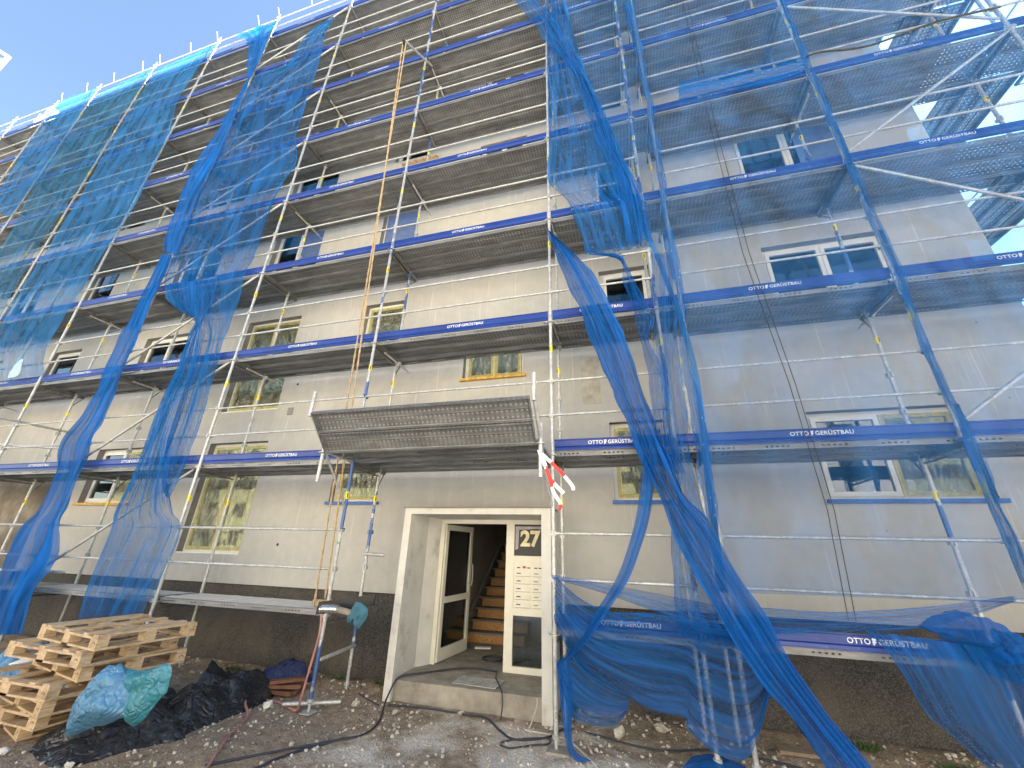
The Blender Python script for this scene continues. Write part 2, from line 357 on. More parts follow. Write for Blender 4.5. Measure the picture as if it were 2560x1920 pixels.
for i, z in enumerate((1.33, 4.18, 7.03, 9.88, 12.7)):
    W(.72, 1.6, z, z+(1.2 if i == 0 else 1.26), 1, (1 if i == 0 else 0,), SILLB if i == 0 else None)
    W(3.4, 5.12, z, z+(1.2 if i == 0 else 1.26), 2, (0, 1) if i == 0 else (0, 0), SILLB if i == 0 else None)
    W(-10.75, -9.2, z, z+(1.2 if i == 0 else 1.26), 2, (0, 1) if i == 0 else (0, 0), SILLY if i == 0 else None)
    if i: W(-14.4, -13.2, z, z+1.26, 1); W(-18.2, -16.6, z, z+1.26, 2)
XL, XR, ZB, ZT = -30., 6.25, -.03, 15.4
hole = [(a[0], a[1], a[2], a[3]) for a in win]+[(-2.34, -.16, ZB-.01, 1.15)]
xs = sorted({XL, XR}|{h[0] for h in hole}|{h[1] for h in hole}); zs = sorted({ZB, ZT}|{max(ZB, h[2]) for h in hole}|{h[3] for h in hole})
m = MB()
for i in range(len(xs)-1):
    for j in range(len(zs)-1):
        cx, cz = (xs[i]+xs[i+1])/2, (zs[j]+zs[j+1])/2
        if any(h[0] < cx < h[1] and h[2] < cz < h[3] for h in hole): continue
        m.add([(xs[i], YW, zs[j]), (xs[i+1], YW, zs[j]), (xs[i+1], YW, zs[j+1]), (xs[i], YW, zs[j+1])], [(0, 1, 2, 3)])
m.add([(XL, YW, ZB), (-2.34, YW, ZB), (-2.34, YW+.06, ZB), (XL, YW+.06, ZB)], [(3, 2, 1, 0)])
m.add([(-.16, YW, ZB), (XR, YW, ZB), (XR, YW+.06, ZB), (-.16, YW+.06, ZB)], [(3, 2, 1, 0)])
m.add([(XR, YW, ZB), (XR, 13, ZB), (XR, 13, ZT), (XR, YW, ZT)], [(0, 1, 2, 3)])
m.add([(XL, YW, ZB), (XL, 13, ZB), (XL, 13, ZT), (XL, YW, ZT)], [(3, 2, 1, 0)])
m.add([(XL, 13, -2), (XR, 13, -2), (XR, 13, ZT), (XL, 13, ZT)], [(3, 2, 1, 0)])
bpart('wall', m, PL)
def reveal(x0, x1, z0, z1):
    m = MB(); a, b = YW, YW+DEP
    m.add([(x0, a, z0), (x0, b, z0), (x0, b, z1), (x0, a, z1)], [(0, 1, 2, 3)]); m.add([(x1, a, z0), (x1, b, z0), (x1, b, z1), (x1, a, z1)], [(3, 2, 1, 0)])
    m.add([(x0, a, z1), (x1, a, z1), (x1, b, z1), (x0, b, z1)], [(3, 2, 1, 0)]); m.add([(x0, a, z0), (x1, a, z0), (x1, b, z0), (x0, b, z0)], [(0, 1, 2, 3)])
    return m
m = MB(); m.add([(XL, YW+.06, -1.6), (-2.3, YW+.06, -1.6), (-2.3, YW+.06, ZB), (XL, YW+.06, ZB)], [(0, 1, 2, 3)])
m.add([(-.2, YW+.06, -1.6), (XR-.04, YW+.06, -1.6), (XR-.04, YW+.06, ZB), (-.2, YW+.06, ZB)], [(0, 1, 2, 3)])
m.add([(XR-.04, YW+.06, -1.6), (XR-.04, 13, -1.6), (XR-.04, 13, ZB), (XR-.04, YW+.06, ZB)], [(0, 1, 2, 3)])
bpart('plinth', m, PEB)
m = MB(); m.bb(XL-.3, XR+.25, YW-.28, 13.3, ZT, ZT+.32); bpart('roof', m, CREAM)
m = MB(); m.bb(XL, -11.85, YW-.012, YW+.02, -1.2, 1.95); bpart('bare_render_field', m, BROWNW)
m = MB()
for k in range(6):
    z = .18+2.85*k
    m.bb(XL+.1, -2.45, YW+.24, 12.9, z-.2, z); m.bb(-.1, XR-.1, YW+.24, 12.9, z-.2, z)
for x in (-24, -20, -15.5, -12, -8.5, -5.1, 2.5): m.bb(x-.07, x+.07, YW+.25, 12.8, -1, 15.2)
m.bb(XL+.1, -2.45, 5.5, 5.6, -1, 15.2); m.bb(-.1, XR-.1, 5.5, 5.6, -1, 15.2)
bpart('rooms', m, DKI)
for (x0, x1, z0, z1, n, film, sill) in win:   # windows
    fm = MB(); t = .06; y0, y1 = YW+DEP-.05, YW+DEP+.02
    fm.bb(x0, x1, y0, y1, z0, z0+t); fm.bb(x0, x1, y0, y1, z1-t, z1); fm.bb(x0, x0+t, y0, y1, z0+t, z1-t); fm.bb(x1-t, x1, y0, y1, z0+t, z1-t)
    f = bpart('window', fm, PVC)
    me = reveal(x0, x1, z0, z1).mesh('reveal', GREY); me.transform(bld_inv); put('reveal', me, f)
    span = (x1-x0-2*t)/n
    for k in range(n):
        a, b = x0+t+k*span, x0+t+(k+1)*span; q = .062; ya, yb = y0-.022, y0+.03
        sm = MB(); c, d = z0+t, z1-t
        sm.bb(a+.004, b-.004, ya, yb, c, c+q); sm.bb(a+.004, b-.004, ya, yb, d-q, d); sm.bb(a+.004, a+q, ya, yb, c+q, d-q); sm.bb(b-q, b-.004, ya, yb, c+q, d-q)
        me = sm.mesh('sash', YPVC if k < len(film) and film[k] and random.random() < .75 else PVC); me.transform(bld_inv); so_ = put('sash', me, f)
        pm = MB(); pm.add([(a+q, y0+.005, c+q), (b-q, y0+.005, c+q), (b-q, y0+.005, d-q), (a+q, y0+.005, d-q)], [(0, 1, 2, 3)])
        me = pm.mesh('pane', GL); me.transform(bld_inv); put('pane', me, f)
        if k < len(film) and film[k]:
            pm = MB(); nx, nz = 14, 20; yf = ya-.006
            vs = [(a+.02+(b-a-.04)*i/nx, yf-.012*abs(noise.noise(Vector((a*3+i*.5, z0+j*.35, 2)))), c+.01+(d-c-.02)*j/nz) for i in range(nx+1) for j in range(nz+1)]
            pm.add(vs, [(i*(nz+1)+j, (i+1)*(nz+1)+j, (i+1)*(nz+1)+j+1, i*(nz+1)+j+1) for i in range(nx) for j in range(nz)], True)
            me = pm.mesh('protective_film', FILM); me.transform(bld_inv); put('protective_film', me, f)
    if sill:
        sm = MB(); sm.bb(x0-.03, x1+.05, YW-.06, YW+DEP-.06, z0-.035, z0+.012); me = sm.mesh('sill', sill); me.transform(bld_inv); put('sill', me, f)
    elif z0 < 8:
        sm = MB(); sm.bb(x0, x1, YW+.002, YW+DEP-.06, z0+.002, z0+.02); me = sm.mesh('sill', PVC); me.transform(bld_inv); put('sill', me, f)
for z_, x0, x1 in ((7.05, -5.66, -4.6),): pass
# blue protective panels in upper windows
for x0, x1, z0, z1 in ((-6.62, -5.98, 7.2, 8.25), (-4.16, -3.3, 7.05, 8.25), (4.42, 5.06, 7.1, 8.24)):
    m = MB(); m.bb(x0, x1, YW+.085, YW+.092, z0, z1); bpart('blue_panel', m, simple('faded blue protection board', (.1, .15, .3), .5, 0, .2))
m = MB(); m.bb(-3.95, -2.95, YW-.09, YW+.0, 9.63, 9.66); bpart('window_board', m, WOODP)
# small wall details
for x, z in ((-5.1, .62), (-5.55, 3.72), (-8.0, 6.2)):
    m = MB(); m.tube([(x, YW-.004, z), (x, YW+.01, z)], .025, 14); bpart('wall_hole', m, BLK)
m = MB(); m.bb(-5.62, -5.5, YW-.02, YW, 3.05, 3.2); bpart('junction_box', m, GREY)
m = MB(); m.bb(.32, .62, YW-.006, YW+.01, 2.86, 3.72); bpart('plaster_patch', m, simple('darker plaster patch', (.36, .335, .28), .9))  # wall patch a little darker and browner than the plaster around it
# porch
m = MB(); y0 = .6
m.bb(-2.38, -2.27, y0, YW+.1, -1.3, 1.19); m.bb(-.27, -.14, y0, YW+.1, -1.3, 1.19); m.bb(-2.27, -.27, y0, YW+.1, 1.105, 1.19)
m.add([(-2.27, YW+.1, -1), (-2.14, 1.45, -1), (-2.14, 1.45, 1.09), (-2.27, YW+.1, 1.105)], [(0, 1, 2, 3)]); m.add([(-.27, YW+.1, -1), (-.3, 1.45, -1), (-.3, 1.45, 1.09), (-.27, YW+.1, 1.105)], [(3, 2, 1, 0)])
m.add([(-2.27, YW+.1, 1.105), (-.27, YW+.1, 1.105), (-.3, 1.45, 1.085), (-2.14, 1.45, 1.085)], [(3, 2, 1, 0)])
bpart('porch', m, PORCH)
m = MB(); m.bb(-2.4, -.12, y0-.03, YW, 1.192, 1.205); bpart('porch_flashing', m, GREY)
st = MB(); nx, ny = 40, 16
vs = []
for i in range(nx+1):
    for j in range(ny+1):
        x = -2.27+2.0*i/nx; y = .66+2.5*j/ny; z = -.965-.02*max(0, 1-(y-.66)/.2)+.003*noise.noise(Vector((x*7, y*7, 0)))
        vs.append((x, y+(.012*noise.noise(Vector((x*5, 0, 0))) if j == 0 else 0), z))
st.add(vs, [(i*(ny+1)+j, (i+1)*(ny+1)+j, (i+1)*(ny+1)+j+1, i*(ny+1)+j+1) for i in range(nx) for j in range(ny)], True)
st.add([(v[0], v[1]+.0, v[2]) for v in vs[0::ny+1]]+[(v[0], v[1]-.015, -1.35) for v in vs[0::ny+1]], [(i, i+nx+1, i+nx+2, i+1) for i in range(nx)], True)
bpart('entrance_step', st, CONC)
# hall and stair
m = MB(); m.bb(-2.42, -2.3, 1.47, 9, -1, 6); m.bb(-.24, -.14, 1.47, 9, -1, 6); m.bb(-2.42, -.1, 9, 9.1, -1, 6); m.bb(-2.3, -.24, 1.62, 3.4, 1.45, 1.6); m.bb(-1.1, -.24, 3.6, 9, -.97, 1.2); m.bb(-2.42, -.1, 1.5, 9, 5.9, 6)
bpart('stair_hall', m, HALL)
m = MB(); m.bb(-2.3, -.24, 3.1, 9, -1.1, -.97); bpart('hall_floor', m, CONC)
stc = put('staircase', None, bld)
tr = MB(); ri = MB()
for k in range(13):
    y = 3.1+.262*k; z = -.97+.172*k
    ri.bb(-2.2, -1.1, y, y+.02, z, z+.14); tr.bb(-2.26, -1.1, y-.02, y+.262, z+.14, z+.172)
for nm, mb_, mt in (('treads', tr, STAIR), ('osb_risers', ri, OSB)):
    me = mb_.mesh(nm, mt); me.transform(bld_inv); put(nm, me, stc)
m = MB(); a = math.atan2(.172, .262)
m.tube([(-2.27, 3.0, -.78), (-2.27, 6.2, -.78+3.2*.172/.262)], .035, 6); me = m.mesh('stringer', GREY); me.transform(bld_inv); put('stringer', me, stc)
# entrance door frame
fr = MB(); ya, yb = 1.42, 1.48
fr.bb(-2.14, -2.07, ya, yb, -.96, 1.085); fr.bb(-1.0, -.87, ya, yb, -.96, 1.02); fr.bb(-2.07, -.3, ya, yb, 1.02, 1.085)
fr.bb(-.87, -.3, ya, yb, -.96, -.88); fr.bb(-.87, -.3, ya, yb, -.25, -.155); fr.bb(-.87, -.3, ya, yb, .47, .56)
dfm = bpart('door_frame', fr, CREAM)
def sub(name, mb_, mat, par):
    me = mb_.mesh(name, mat); me.transform(bld_inv); return put(name, me, par)
sub('side_pane', MB().bb(-.87, -.3, 1.45, 1.456, -.88, -.25), GL, dfm)
npn = bpart('house_number_panel', MB().bb(-.87, -.3, 1.45, 1.46, .56, 1.02), BLK)
tc_ = bpy.data.curves.new('27', 'FONT'); tc_.body = '27'; tc_.size = .31; tc_.offset = .012; tc_.align_x = 'CENTER'; tc_.align_y = 'CENTER'; tc_.extrude = .003
to = put('number', tc_); to.rotation_euler = (R(90), 0, 0); to.location = (-.62, 1.443, .8)
bpy.context.view_layer.update()
me = bpy.data.meshes.new_from_object(to); me.transform(to.matrix_world); me.transform(bld_inv); bpy.data.objects.remove(to)
me.materials.clear(); me.materials.append(simple('pale yellow numerals', (.78, .68, .42), .5)); put('number', me, npn)
sub('torn_sticker', MB().poly([(-.86, 1.446, .99), (-.3, 1.446, .99), (-.3, 1.446, .92), (-.5, 1.446, .955), (-.8, 1.446, .94), (-.81, 1.446, .66), (-.86, 1.446, .64)], -.002), simple('grey sticker remains', (.4, .38, .42), .6), npn)
mbx = bpart('letterbox_panel', MB().bb(-.87, -.3, 1.43, 1.46, -.155, .47), CREAM)
mb_ = MB(); nm_ = MB(); k_ = 0
for r_ in range(5):
    z = .335-.105*r_-.03
    for xa, xb in ((-.845, -.6), (-.575, -.33)):
        fl = MB().bb(xa, xb, 1.422, 1.43, z-.028, z+.028)
        sub('letter_flap', fl, CREAM, mbx)
        nm_.bb(xa+.02, xa+.095, 1.419, 1.422, z+.0, z+.02); mb_.bb(xa+.024, xa+.09, 1.417, 1.419, z+.003, z+.017, mi=k_ % 2); k_ = (k_*7+3) % 5
        mb_.bb(xa, xb, 1.4215, 1.4225, z-.032, z-.028, mi=0)  # thin black line along the lower edge of each flap
for x_, mi_ in ((-.82, 0), (-.73, 2), (-.66, 0), (-.55, 0), (-.48, 0), (-.41, 1)): mb_.bb(x_, x_+.05, 1.427, 1.43, .385, .4 if mi_ != 2 else .415, mi=mi_)
sub('name_plates', nm_, WHT, mbx); sub('slips_and_flap_lines', mb_, [BLK, GREY, simple('red slip', (.5, .03, .03))], mbx)
# open door leaf
lf = put('door_leaf', None, bld, (-2.07, 1.47-YW, -.95+1.21), (0, 0, R(84)))
L_, H_ = .98, 1.96
lm = MB(); lm.bb(0, L_, -.02, .03, 0, .17); lm.bb(0, L_, -.02, .03, H_-.09, H_); lm.bb(0, .085, -.02, .03, .17, H_-.09); lm.bb(L_-.085, L_, -.02, .03, .17, H_-.09); lm.bb(.085, L_-.085, -.02, .03, .78, .87)
put('leaf_frame', lm.mesh('leaf_frame', CREAM), lf)
pm = MB().bb(.085, L_-.085, .0, .006, .17, .78); put('pane', pm.mesh('pane', GL), lf)
pm = MB().bb(.085, L_-.085, .0, .006, .87, H_-.09); put('pane', pm.mesh('pane', GL), lf)
hm = MB().tube(smooth_path([(L_-.05, -.02, 1.0), (L_-.05, -.07, 1.01), (L_-.05, -.07, 1.3), (L_-.05, -.02, 1.31)], 4), .012, 8); put('handle', hm.mesh('handle', ALU), lf)
hm = MB().tube(smooth_path([(L_-.05, .03, 1.0), (L_-.05, .08, 1.01), (L_-.05, .08, 1.3), (L_-.05, .03, 1.31)], 4), .012, 8); put('handle', hm.mesh('handle', ALU), lf)

# ------------------------------------------------------------------ scaffold
SX = {-9: -25.8, -8: -22.8, -7: -20.2, -6: -17.7, -5: -14.72, -4: -11.65, -3: -9.08, -2: -6.03, -1: -3.005, 0: 0., 1: 1.505, 2: 1.825, 3: 4.28, 4: 6.79, 5: 7.48}
WY = .7
BACKX = {}
main = thing('facade_scaffold', 'eight storey galvanised scaffold with blue toe boards in front of the plastered wall', 'scaffold', (0, 0, -1.21))
side = thing('corner_scaffold', 'scaffold run wrapping round the right hand end wall of the block', 'scaffold', (7.1, 3, -1.21))
OFF = {main: Vector((0, 0, 1.21)), side: Vector((-7.1, -3, 1.21))}
def sp(name, me, x, y, z, par=main, rot=None): return put(name, me, par, Vector((x, y, z))+OFF[par], rot)
cache = {}
def plank_mesh(L, ws):
    k = ('deck', round(L, 2), tuple(ws))
    if k in cache: return cache[k]
    m = MB()
    for y0, y1 in ws:
        m.extr([(y0+.018, -.068), (y0+.0, -.068), (y0, -.004), (y0+.006, 0), (y1-.006, 0), (y1, -.004), (y1, -.068), (y1-.018, -.068)], .03, L-.03)
        for xx in (.035, L-.035): m.add([(xx, y0+.01, -.06), (xx, y1-.01, -.06), (xx, y1-.01, -.001), (xx, y0+.01, -.001)], [(0, 1, 2, 3)])
        m.extr([(y0+(y1-y0)*.5-.008, -.004), (y0+(y1-y0)*.5, -.016), (y0+(y1-y0)*.5+.008, -.004)], .06, L-.06)
    cache[k] = m.mesh('deck', DK); return cache[k]
def toe_mesh(L):
    k = ('toe', round(L, 2))
    if k not in cache:
        m = MB(); m.extr([(.012, .0), (-.006, .0), (-.006, -.012), (0, -.018), (0, -.092), (.012, -.108), (.006, -.135), (.006, -.148), (.028, -.148)], .03, L-.03)
        cache[k] = m.mesh('toe_board', BLUE)
    return cache[k]
def letter_mesh():
    tc = bpy.data.curves.new('t', 'FONT'); tc.body = 'OTTO'; tc.size = .064; tc.offset = .0011; tc.space_character = 1.06
    out = []
    a = put('t', tc); bpy.context.view_layer.update(); m1 = bpy.data.meshes.new_from_object(a); w1 = max(v.co.x for v in m1.vertices)
    tc.body = 'GERÜSTBAU'; bpy.context.view_layer.update(); m2 = bpy.data.meshes.new_from_object(a); bpy.data.objects.remove(a)
    mb = MB(); w2 = max(v.co.x for v in m2.vertices); tot = w1+.062+w2
    for mm, dx in ((m1, -tot/2), (m2, -tot/2+w1+.062)):
        mb.add([(v.co.x+dx, 0, v.co.y) for v in mm.vertices], [tuple(p.vertices) for p in mm.polygons])
    e = [(0, 0), (.012, -.004), (.02, .002), (.02, .012), (.033, .018), (.034, .026), (.022, .028), (.034, .038), (.033, .05), (.026, .053), (.02, .047), (.012, .055), (.004, .05), (.002, .038), (.008, .03), (.0, .022), (.004, .012)]
    mb.add([(-tot/2+w1+.012+a_*1.05, 0, b_-.003) for a_, b_ in e], [tuple(range(len(e)))])
    return mb.mesh('lettering', LETM)
LETT = letter_mesh()
def rail_mesh(L, r=.0168):
    k = ('rail', round(L, 2))
    if k not in cache: cache[k] = MB().tube([(.02, 0, 0), (.05, 0, 0), (.1, 0, 0), (L-.1, 0, 0), (L-.05, 0, 0), (L-.02, 0, 0)], [.024, .022, r, r, .022, .024], 8).mesh('guard_rail', TB)
    return cache[k]
def stand_mesh(z0, z1, stickers, mat, key):
    k = ('st', z0, z1, key)
    if k in cache: return cache[k]
    m = MB(); m.tube([(0, 0, z0), (0, 0, z1)], .0241, 12)
    n = 0
    for i in range(-1, 9):
        z = 2*i-.2
        if z0 < z < z1: m.tube([(0, 0, z-.06), (0, 0, z+.045)], .029, 12); m.tube([(0, 0, z-.014), (0, 0, z-.0)], .062, 8); m.tube([(-.07, .0, z+.02), (-.02, 0, z-.01)], .014, 5)
        for zz in (2*i+.34, 2*i+.84):
            if z0 < zz < z1: m.box((0, .01, zz), (.064, .06, .055)); m.box((.0, -.03, zz), (.018, .03, .07))
    cache[k] = m.mesh('standard', mat); return cache[k]
STK = MB().tube([(0, 0, -.05), (0, 0, .05)], .0252, 12, False); STK.add([(.0, -.0262, -.035), (.014, -.0225, -.035), (.014, -.0225, .035), (0, -.0262, .035)], [(0, 1, 2, 3)], mi=1)
STK = STK.mesh('sticker', [YEL, BLK])
TRM = simple('shaded steel transom', (.17, .165, .15), .5, .3)  # darker than the rails: under-deck shade put into the base colour
def transom_mesh(yb=.86):
    k = ('tr', yb)
    if k not in cache:
        m = MB(); m.bb(-.024, .024, .03, WY-.03, -.006, 0); m.bb(-.027, -.023, .03, WY-.03, -.05, 0); m.bb(.023, .027, .03, WY-.03, -.05, 0)
        m.tube([(0, .0, -.1), (0, WY, -.1)], .013, 6)
        for q in range(5): m.tube([(0, .06+q*.125, -.1), (0, .12+q*.125, -.05)], .007, 5)
        if yb > .8: m.bb(-.02, .02, WY+.03, yb, -.05, -.005); m.tube([(0, WY, -.3), (0, yb-.02, -.05)], .01, 6)
        cache[k] = m.mesh('transom', TRM)
    return cache[k]
def top_z(i): return 17.1
for i, x in SX.items():
    for y, yy in ((0, 0), (WY, 1)):
        if i in (-8, -9) : z0 = 3.
        elif i in (-7, -6): z0 = 1.
        else: z0 = -1.13
        mat, key = (TBX, 'x') if i in (-1, 3) or (i == 1 and yy == 0) else (TBB, 'b')
        top = top_z(i) if yy == 0 else 15.9
        s_ = sp('standard', stand_mesh(z0, top, 0, mat, key), x, y, 0, side if i == 5 else main)
        for n_ in range(1, 9):
            if random.random() < .85 and inview((x, y, 2*n_-.69), .05): put('sticker', STK, s_, (0, 0, 2*n_-.69+random.uniform(-.04, .04)), (0, 0, random.uniform(-1.2, .6)))
        if z0 < 0:
            bm_ = MB().tube([(0, 0, -1.24), (0, 0, -1.1)], .018, 8).tube([(0, 0, -1.12), (0, 0, -1.09)], .04, 8).bb(-.075, .075, -.075, .075, -1.225, -1.215)
            put('base_jack', cache.setdefault('jack', bm_.mesh('base_jack', TB)), s_)
    for l in range(0, 9):
        if (l < 2 and i < -5) or (i == 0 and l == 0 and False): continue
        if inview((x, .3, 2*l-.2), .3): sp('transom', transom_mesh(.86 if l < 3 else .95), x, 0, 2*l-.2, side if i == 5 else main)
keys = sorted(SX); rails = []
P3a = ((.04, .36), (.372, .685), (.7, .85)); P3b = ((.04, .36), (.372, .685), (.7, .94)); P2 = ((.04, .36), (.37, .69))
nl = 0
for a, b in zip(keys[:-1], keys[1:]):
    if b == 5: continue
    x0, x1 = SX[a], SX[b]; L = x1-x0
    for l in range(0, 9):
        zt = 2*l
        if l == 0 and (a == -1 or a < -5): continue
        vis = any(inview((x0+L*t, yq, zt+zq), .25) for t in (0, .25, .5, .75, 1) for yq in (0, .9) for zq in (-.2, .9))
        if not vis: continue
        ws = P2 if l == 0 else (P3a if l < 3 else P3b)
        if b == 2: ws = P2
        sp('deck', plank_mesh(L, ws), x0, 0, zt-.15, main)
        if not (l == 0 and a < 0) and not (l == 1 and a == -1):
            tb = sp('toe_board', toe_mesh(L), x0, -.0, zt, main, (0, R(random.uniform(-.12, .12)), 0))
            if b != 2: put('lettering', LETT, tb, (L*random.uniform(.45, .55), -.0035, -.078))
        if b == 2: continue
        for dz in (.34, .84):
            rails.append((abs(x0+L/2-CAM.x)+zt, L, x0, zt+dz))
rails.sort()
for k, (_, L, x0, z) in enumerate(rails[:100]): sp('guard_rail', rail_mesh(L), x0, .0, z, main)
if rails[100:]:
    m = MB()
    for _, L, x0, z in rails[100:]: m.tube([(x0, 0, z+1.21), (x0+L, 0, z+1.21)], .0168, 8)
    o = put('far_guard_rails', m.mesh('far_guard_rails', TB), main); o['kind'] = 'stuff'
def brace(p, q, par=main, r=.0215, name='diagonal_brace', mat=None):
    d = OFF[par]; m = MB().tube([Vector(p)+d, Vector(p)+d+(Vector(q)-Vector(p))*.03, Vector(p)+d+(Vector(q)-Vector(p))*.97, Vector(q)+d], [r*.6, r, r, r*.6], 8)
    return put(name, m.mesh(name, mat or TB), par)
for l in range(0, 8):   # zigzag braces
    xa, xb = (SX[-3], SX[-2]) if l % 2 == 1 else (SX[-2], SX[-3])
    brace((xb-(.06 if xb > xa else -.06), -.03, 2*l+.0), (xa+(.06 if xb > xa else -.06), -.03, 2*l+1.75)) if l % 2 == 0 else brace((xa+.06, -.03, 2*l+.0), (xb-.06, -.03, 2*l+1.75))
for l in range(1, 8):
    xa, xb = (SX[4], SX[3]) if l % 2 == 0 else (SX[3], SX[4])
    brace((xa+(-.06 if xa > xb else .06), -.03, 2*l+.02), (xb+(.06 if xa > xb else -.06), -.03, 2*l+1.72))
for i, ls in ((-9, (6,)), (-7, (4, 6)), (-5, (2, 4, 6)), (-4, (3, 5)), (-3, (2, 4)), (-2, (2, 4, 6)), (-1, (2, 4, 6)), (0, (3, 5)), (3, (2, 4)), (4, (3, 5))):
    for l in ls:
        x = SX[i]+.05; z = 2*l-.26
        m = MB().tube([(x, .25, z+1.21), (x, YW-.09, z+1.21)], .021, 8).tube(smooth_path([(x, YW-.1, z+1.21), (x, YW-.02, z+1.2), (x+.02, YW+.02, z+1.19)], 3), .008, 6)
        m.tube([(x-.03, WY, z+1.21-.03), (x+.03, WY, z+1.21+.03)], .032, 8)
        put('wall_tie', m.mesh('wall_tie', TB), main)
for p, q in (((SX[-4]+.03, -.35, 2.92), (SX[-4]+.03, 1.0, 2.92)), ((SX[-4]-.5, -.05, 2.45), (SX[-4]+1.1, .55, 2.4)), ((SX[-3]-1.6, -.06, .08), (SX[-3]+.8, .02, .1)), ((-3.0+.02, .6, .53), (-2.68, .66, .52)), ((-2.95, -.02, -.68), (-2.98, .72, -.66))):
    brace(p, q, name='tie_tube', r=.024)
for k in range(11):
    x = -19.5+1.35*k+random.uniform(-.3, .3)
    put('net_tie', MB().tube([(x, -.05, 16.7+1.21), (x-.16, -.12, 17.25+1.21)], .012, 5).mesh('net_tie', WHT), main)
# entrance canopy bracket
cn = thing('protection_canopy', 'tilted fold-out steel plank canopy above the entrance, below the stair window', 'canopy', (-1.5, -.66, 1.8))
def cp(name, mb_, mat): me = mb_.mesh(name, mat); me.transform(Matrix.Translation((1.5, .66, -1.8))); return put(name, me, cn)
A = Vector((0, -.66, 1.79)); B = Vector((0, -1.02, 2.2)); d = (B-A).normalized()
ang = math.atan2(d.z, -d.y)
for k in range(2):
    me = plank_mesh(2.93, ((.0, .285),)).copy(); me.transform(Matrix.Rotation(pi, 4, 'Z')); me.transform(Matrix.Translation((2.93, 0, 0)))
    me.transform(Matrix.Rotation(-ang, 4, 'X'))
    put('canopy_plank', me, cn, Vector((-2.965, A.y, A.z))+d*(.01+k*.3)-Vector((-1.5, -.66, 1.8)))
pl = put('bracket_deck', plank_mesh(2.95, ((-.62, -.33), (-.32, -.03))), cn, Vector((-2.98, 0, 1.85))-Vector((-1.5, -.66, 1.8)))
for x in (-3.0, -.02):
    cp('post', MB().tube([(x, -.66, 1.4), (x, -.66, 2.03)], .0241, 12).tube([(x, -.66, 1.78), (x, -.66, 1.79)], .06, 10), TB)
    cp('post', MB().tube([(x, -1.03, 2.18), (x, -1.03, 2.52)], .0241, 12), TB)
    cp('bracket_arm', MB().tube([(x, -.66, 1.8), (x, 0, 1.8)], .02, 8).tube([(x, -.6, 1.78), (x, -.02, 1.15)], .016, 8).tube([(x, -.66, 1.85), (x, -1.03, 2.24)], .022, 6), TB)
# corner scaffold
for y in (2.6, 5.2, 7.8, 10.4):
    for x in (6.79, 7.48):
        s_ = sp('standard', stand_mesh(-1.13, 16.5, 0, TBB, 'b'), x, y, 0, side)
sd_ws = ((-.0, .31), (.32, .62), (.63, .93))
for l in range(1, 9):
    for k, (ya, yb) in enumerate(((.05, 2.6), (2.6, 5.2), (5.2, 7.8), (7.8, 10.4))):
        Ld = yb-ya
        sp('deck', plank_mesh(Ld, sd_ws), 7.43, ya if k else .72, 2*l-.152, side, (0, 0, R(90))) if k else sp('deck', plank_mesh(1.88, sd_ws), 7.43, .72, 2*l-.152, side, (0, 0, R(90)))
        for dz in (.34, .84):
            sp('guard_rail', rail_mesh(Ld), 7.48, ya, 2*l+dz, side, (0, 0, R(90)))
        tb = sp('toe_board', toe_mesh(Ld), 7.5, ya, 2*l, side, (0, 0, R(90)))
    sp('deck', plank_mesh(.69, P2), 6.79, 0, 2*l-.15, side); sp('toe_board', toe_mesh(.69), 6.79, 0, 2*l, side)
    for dz in (.34, .84): sp('guard_rail', rail_mesh(.69), 6.79, 0, 2*l+dz, side)
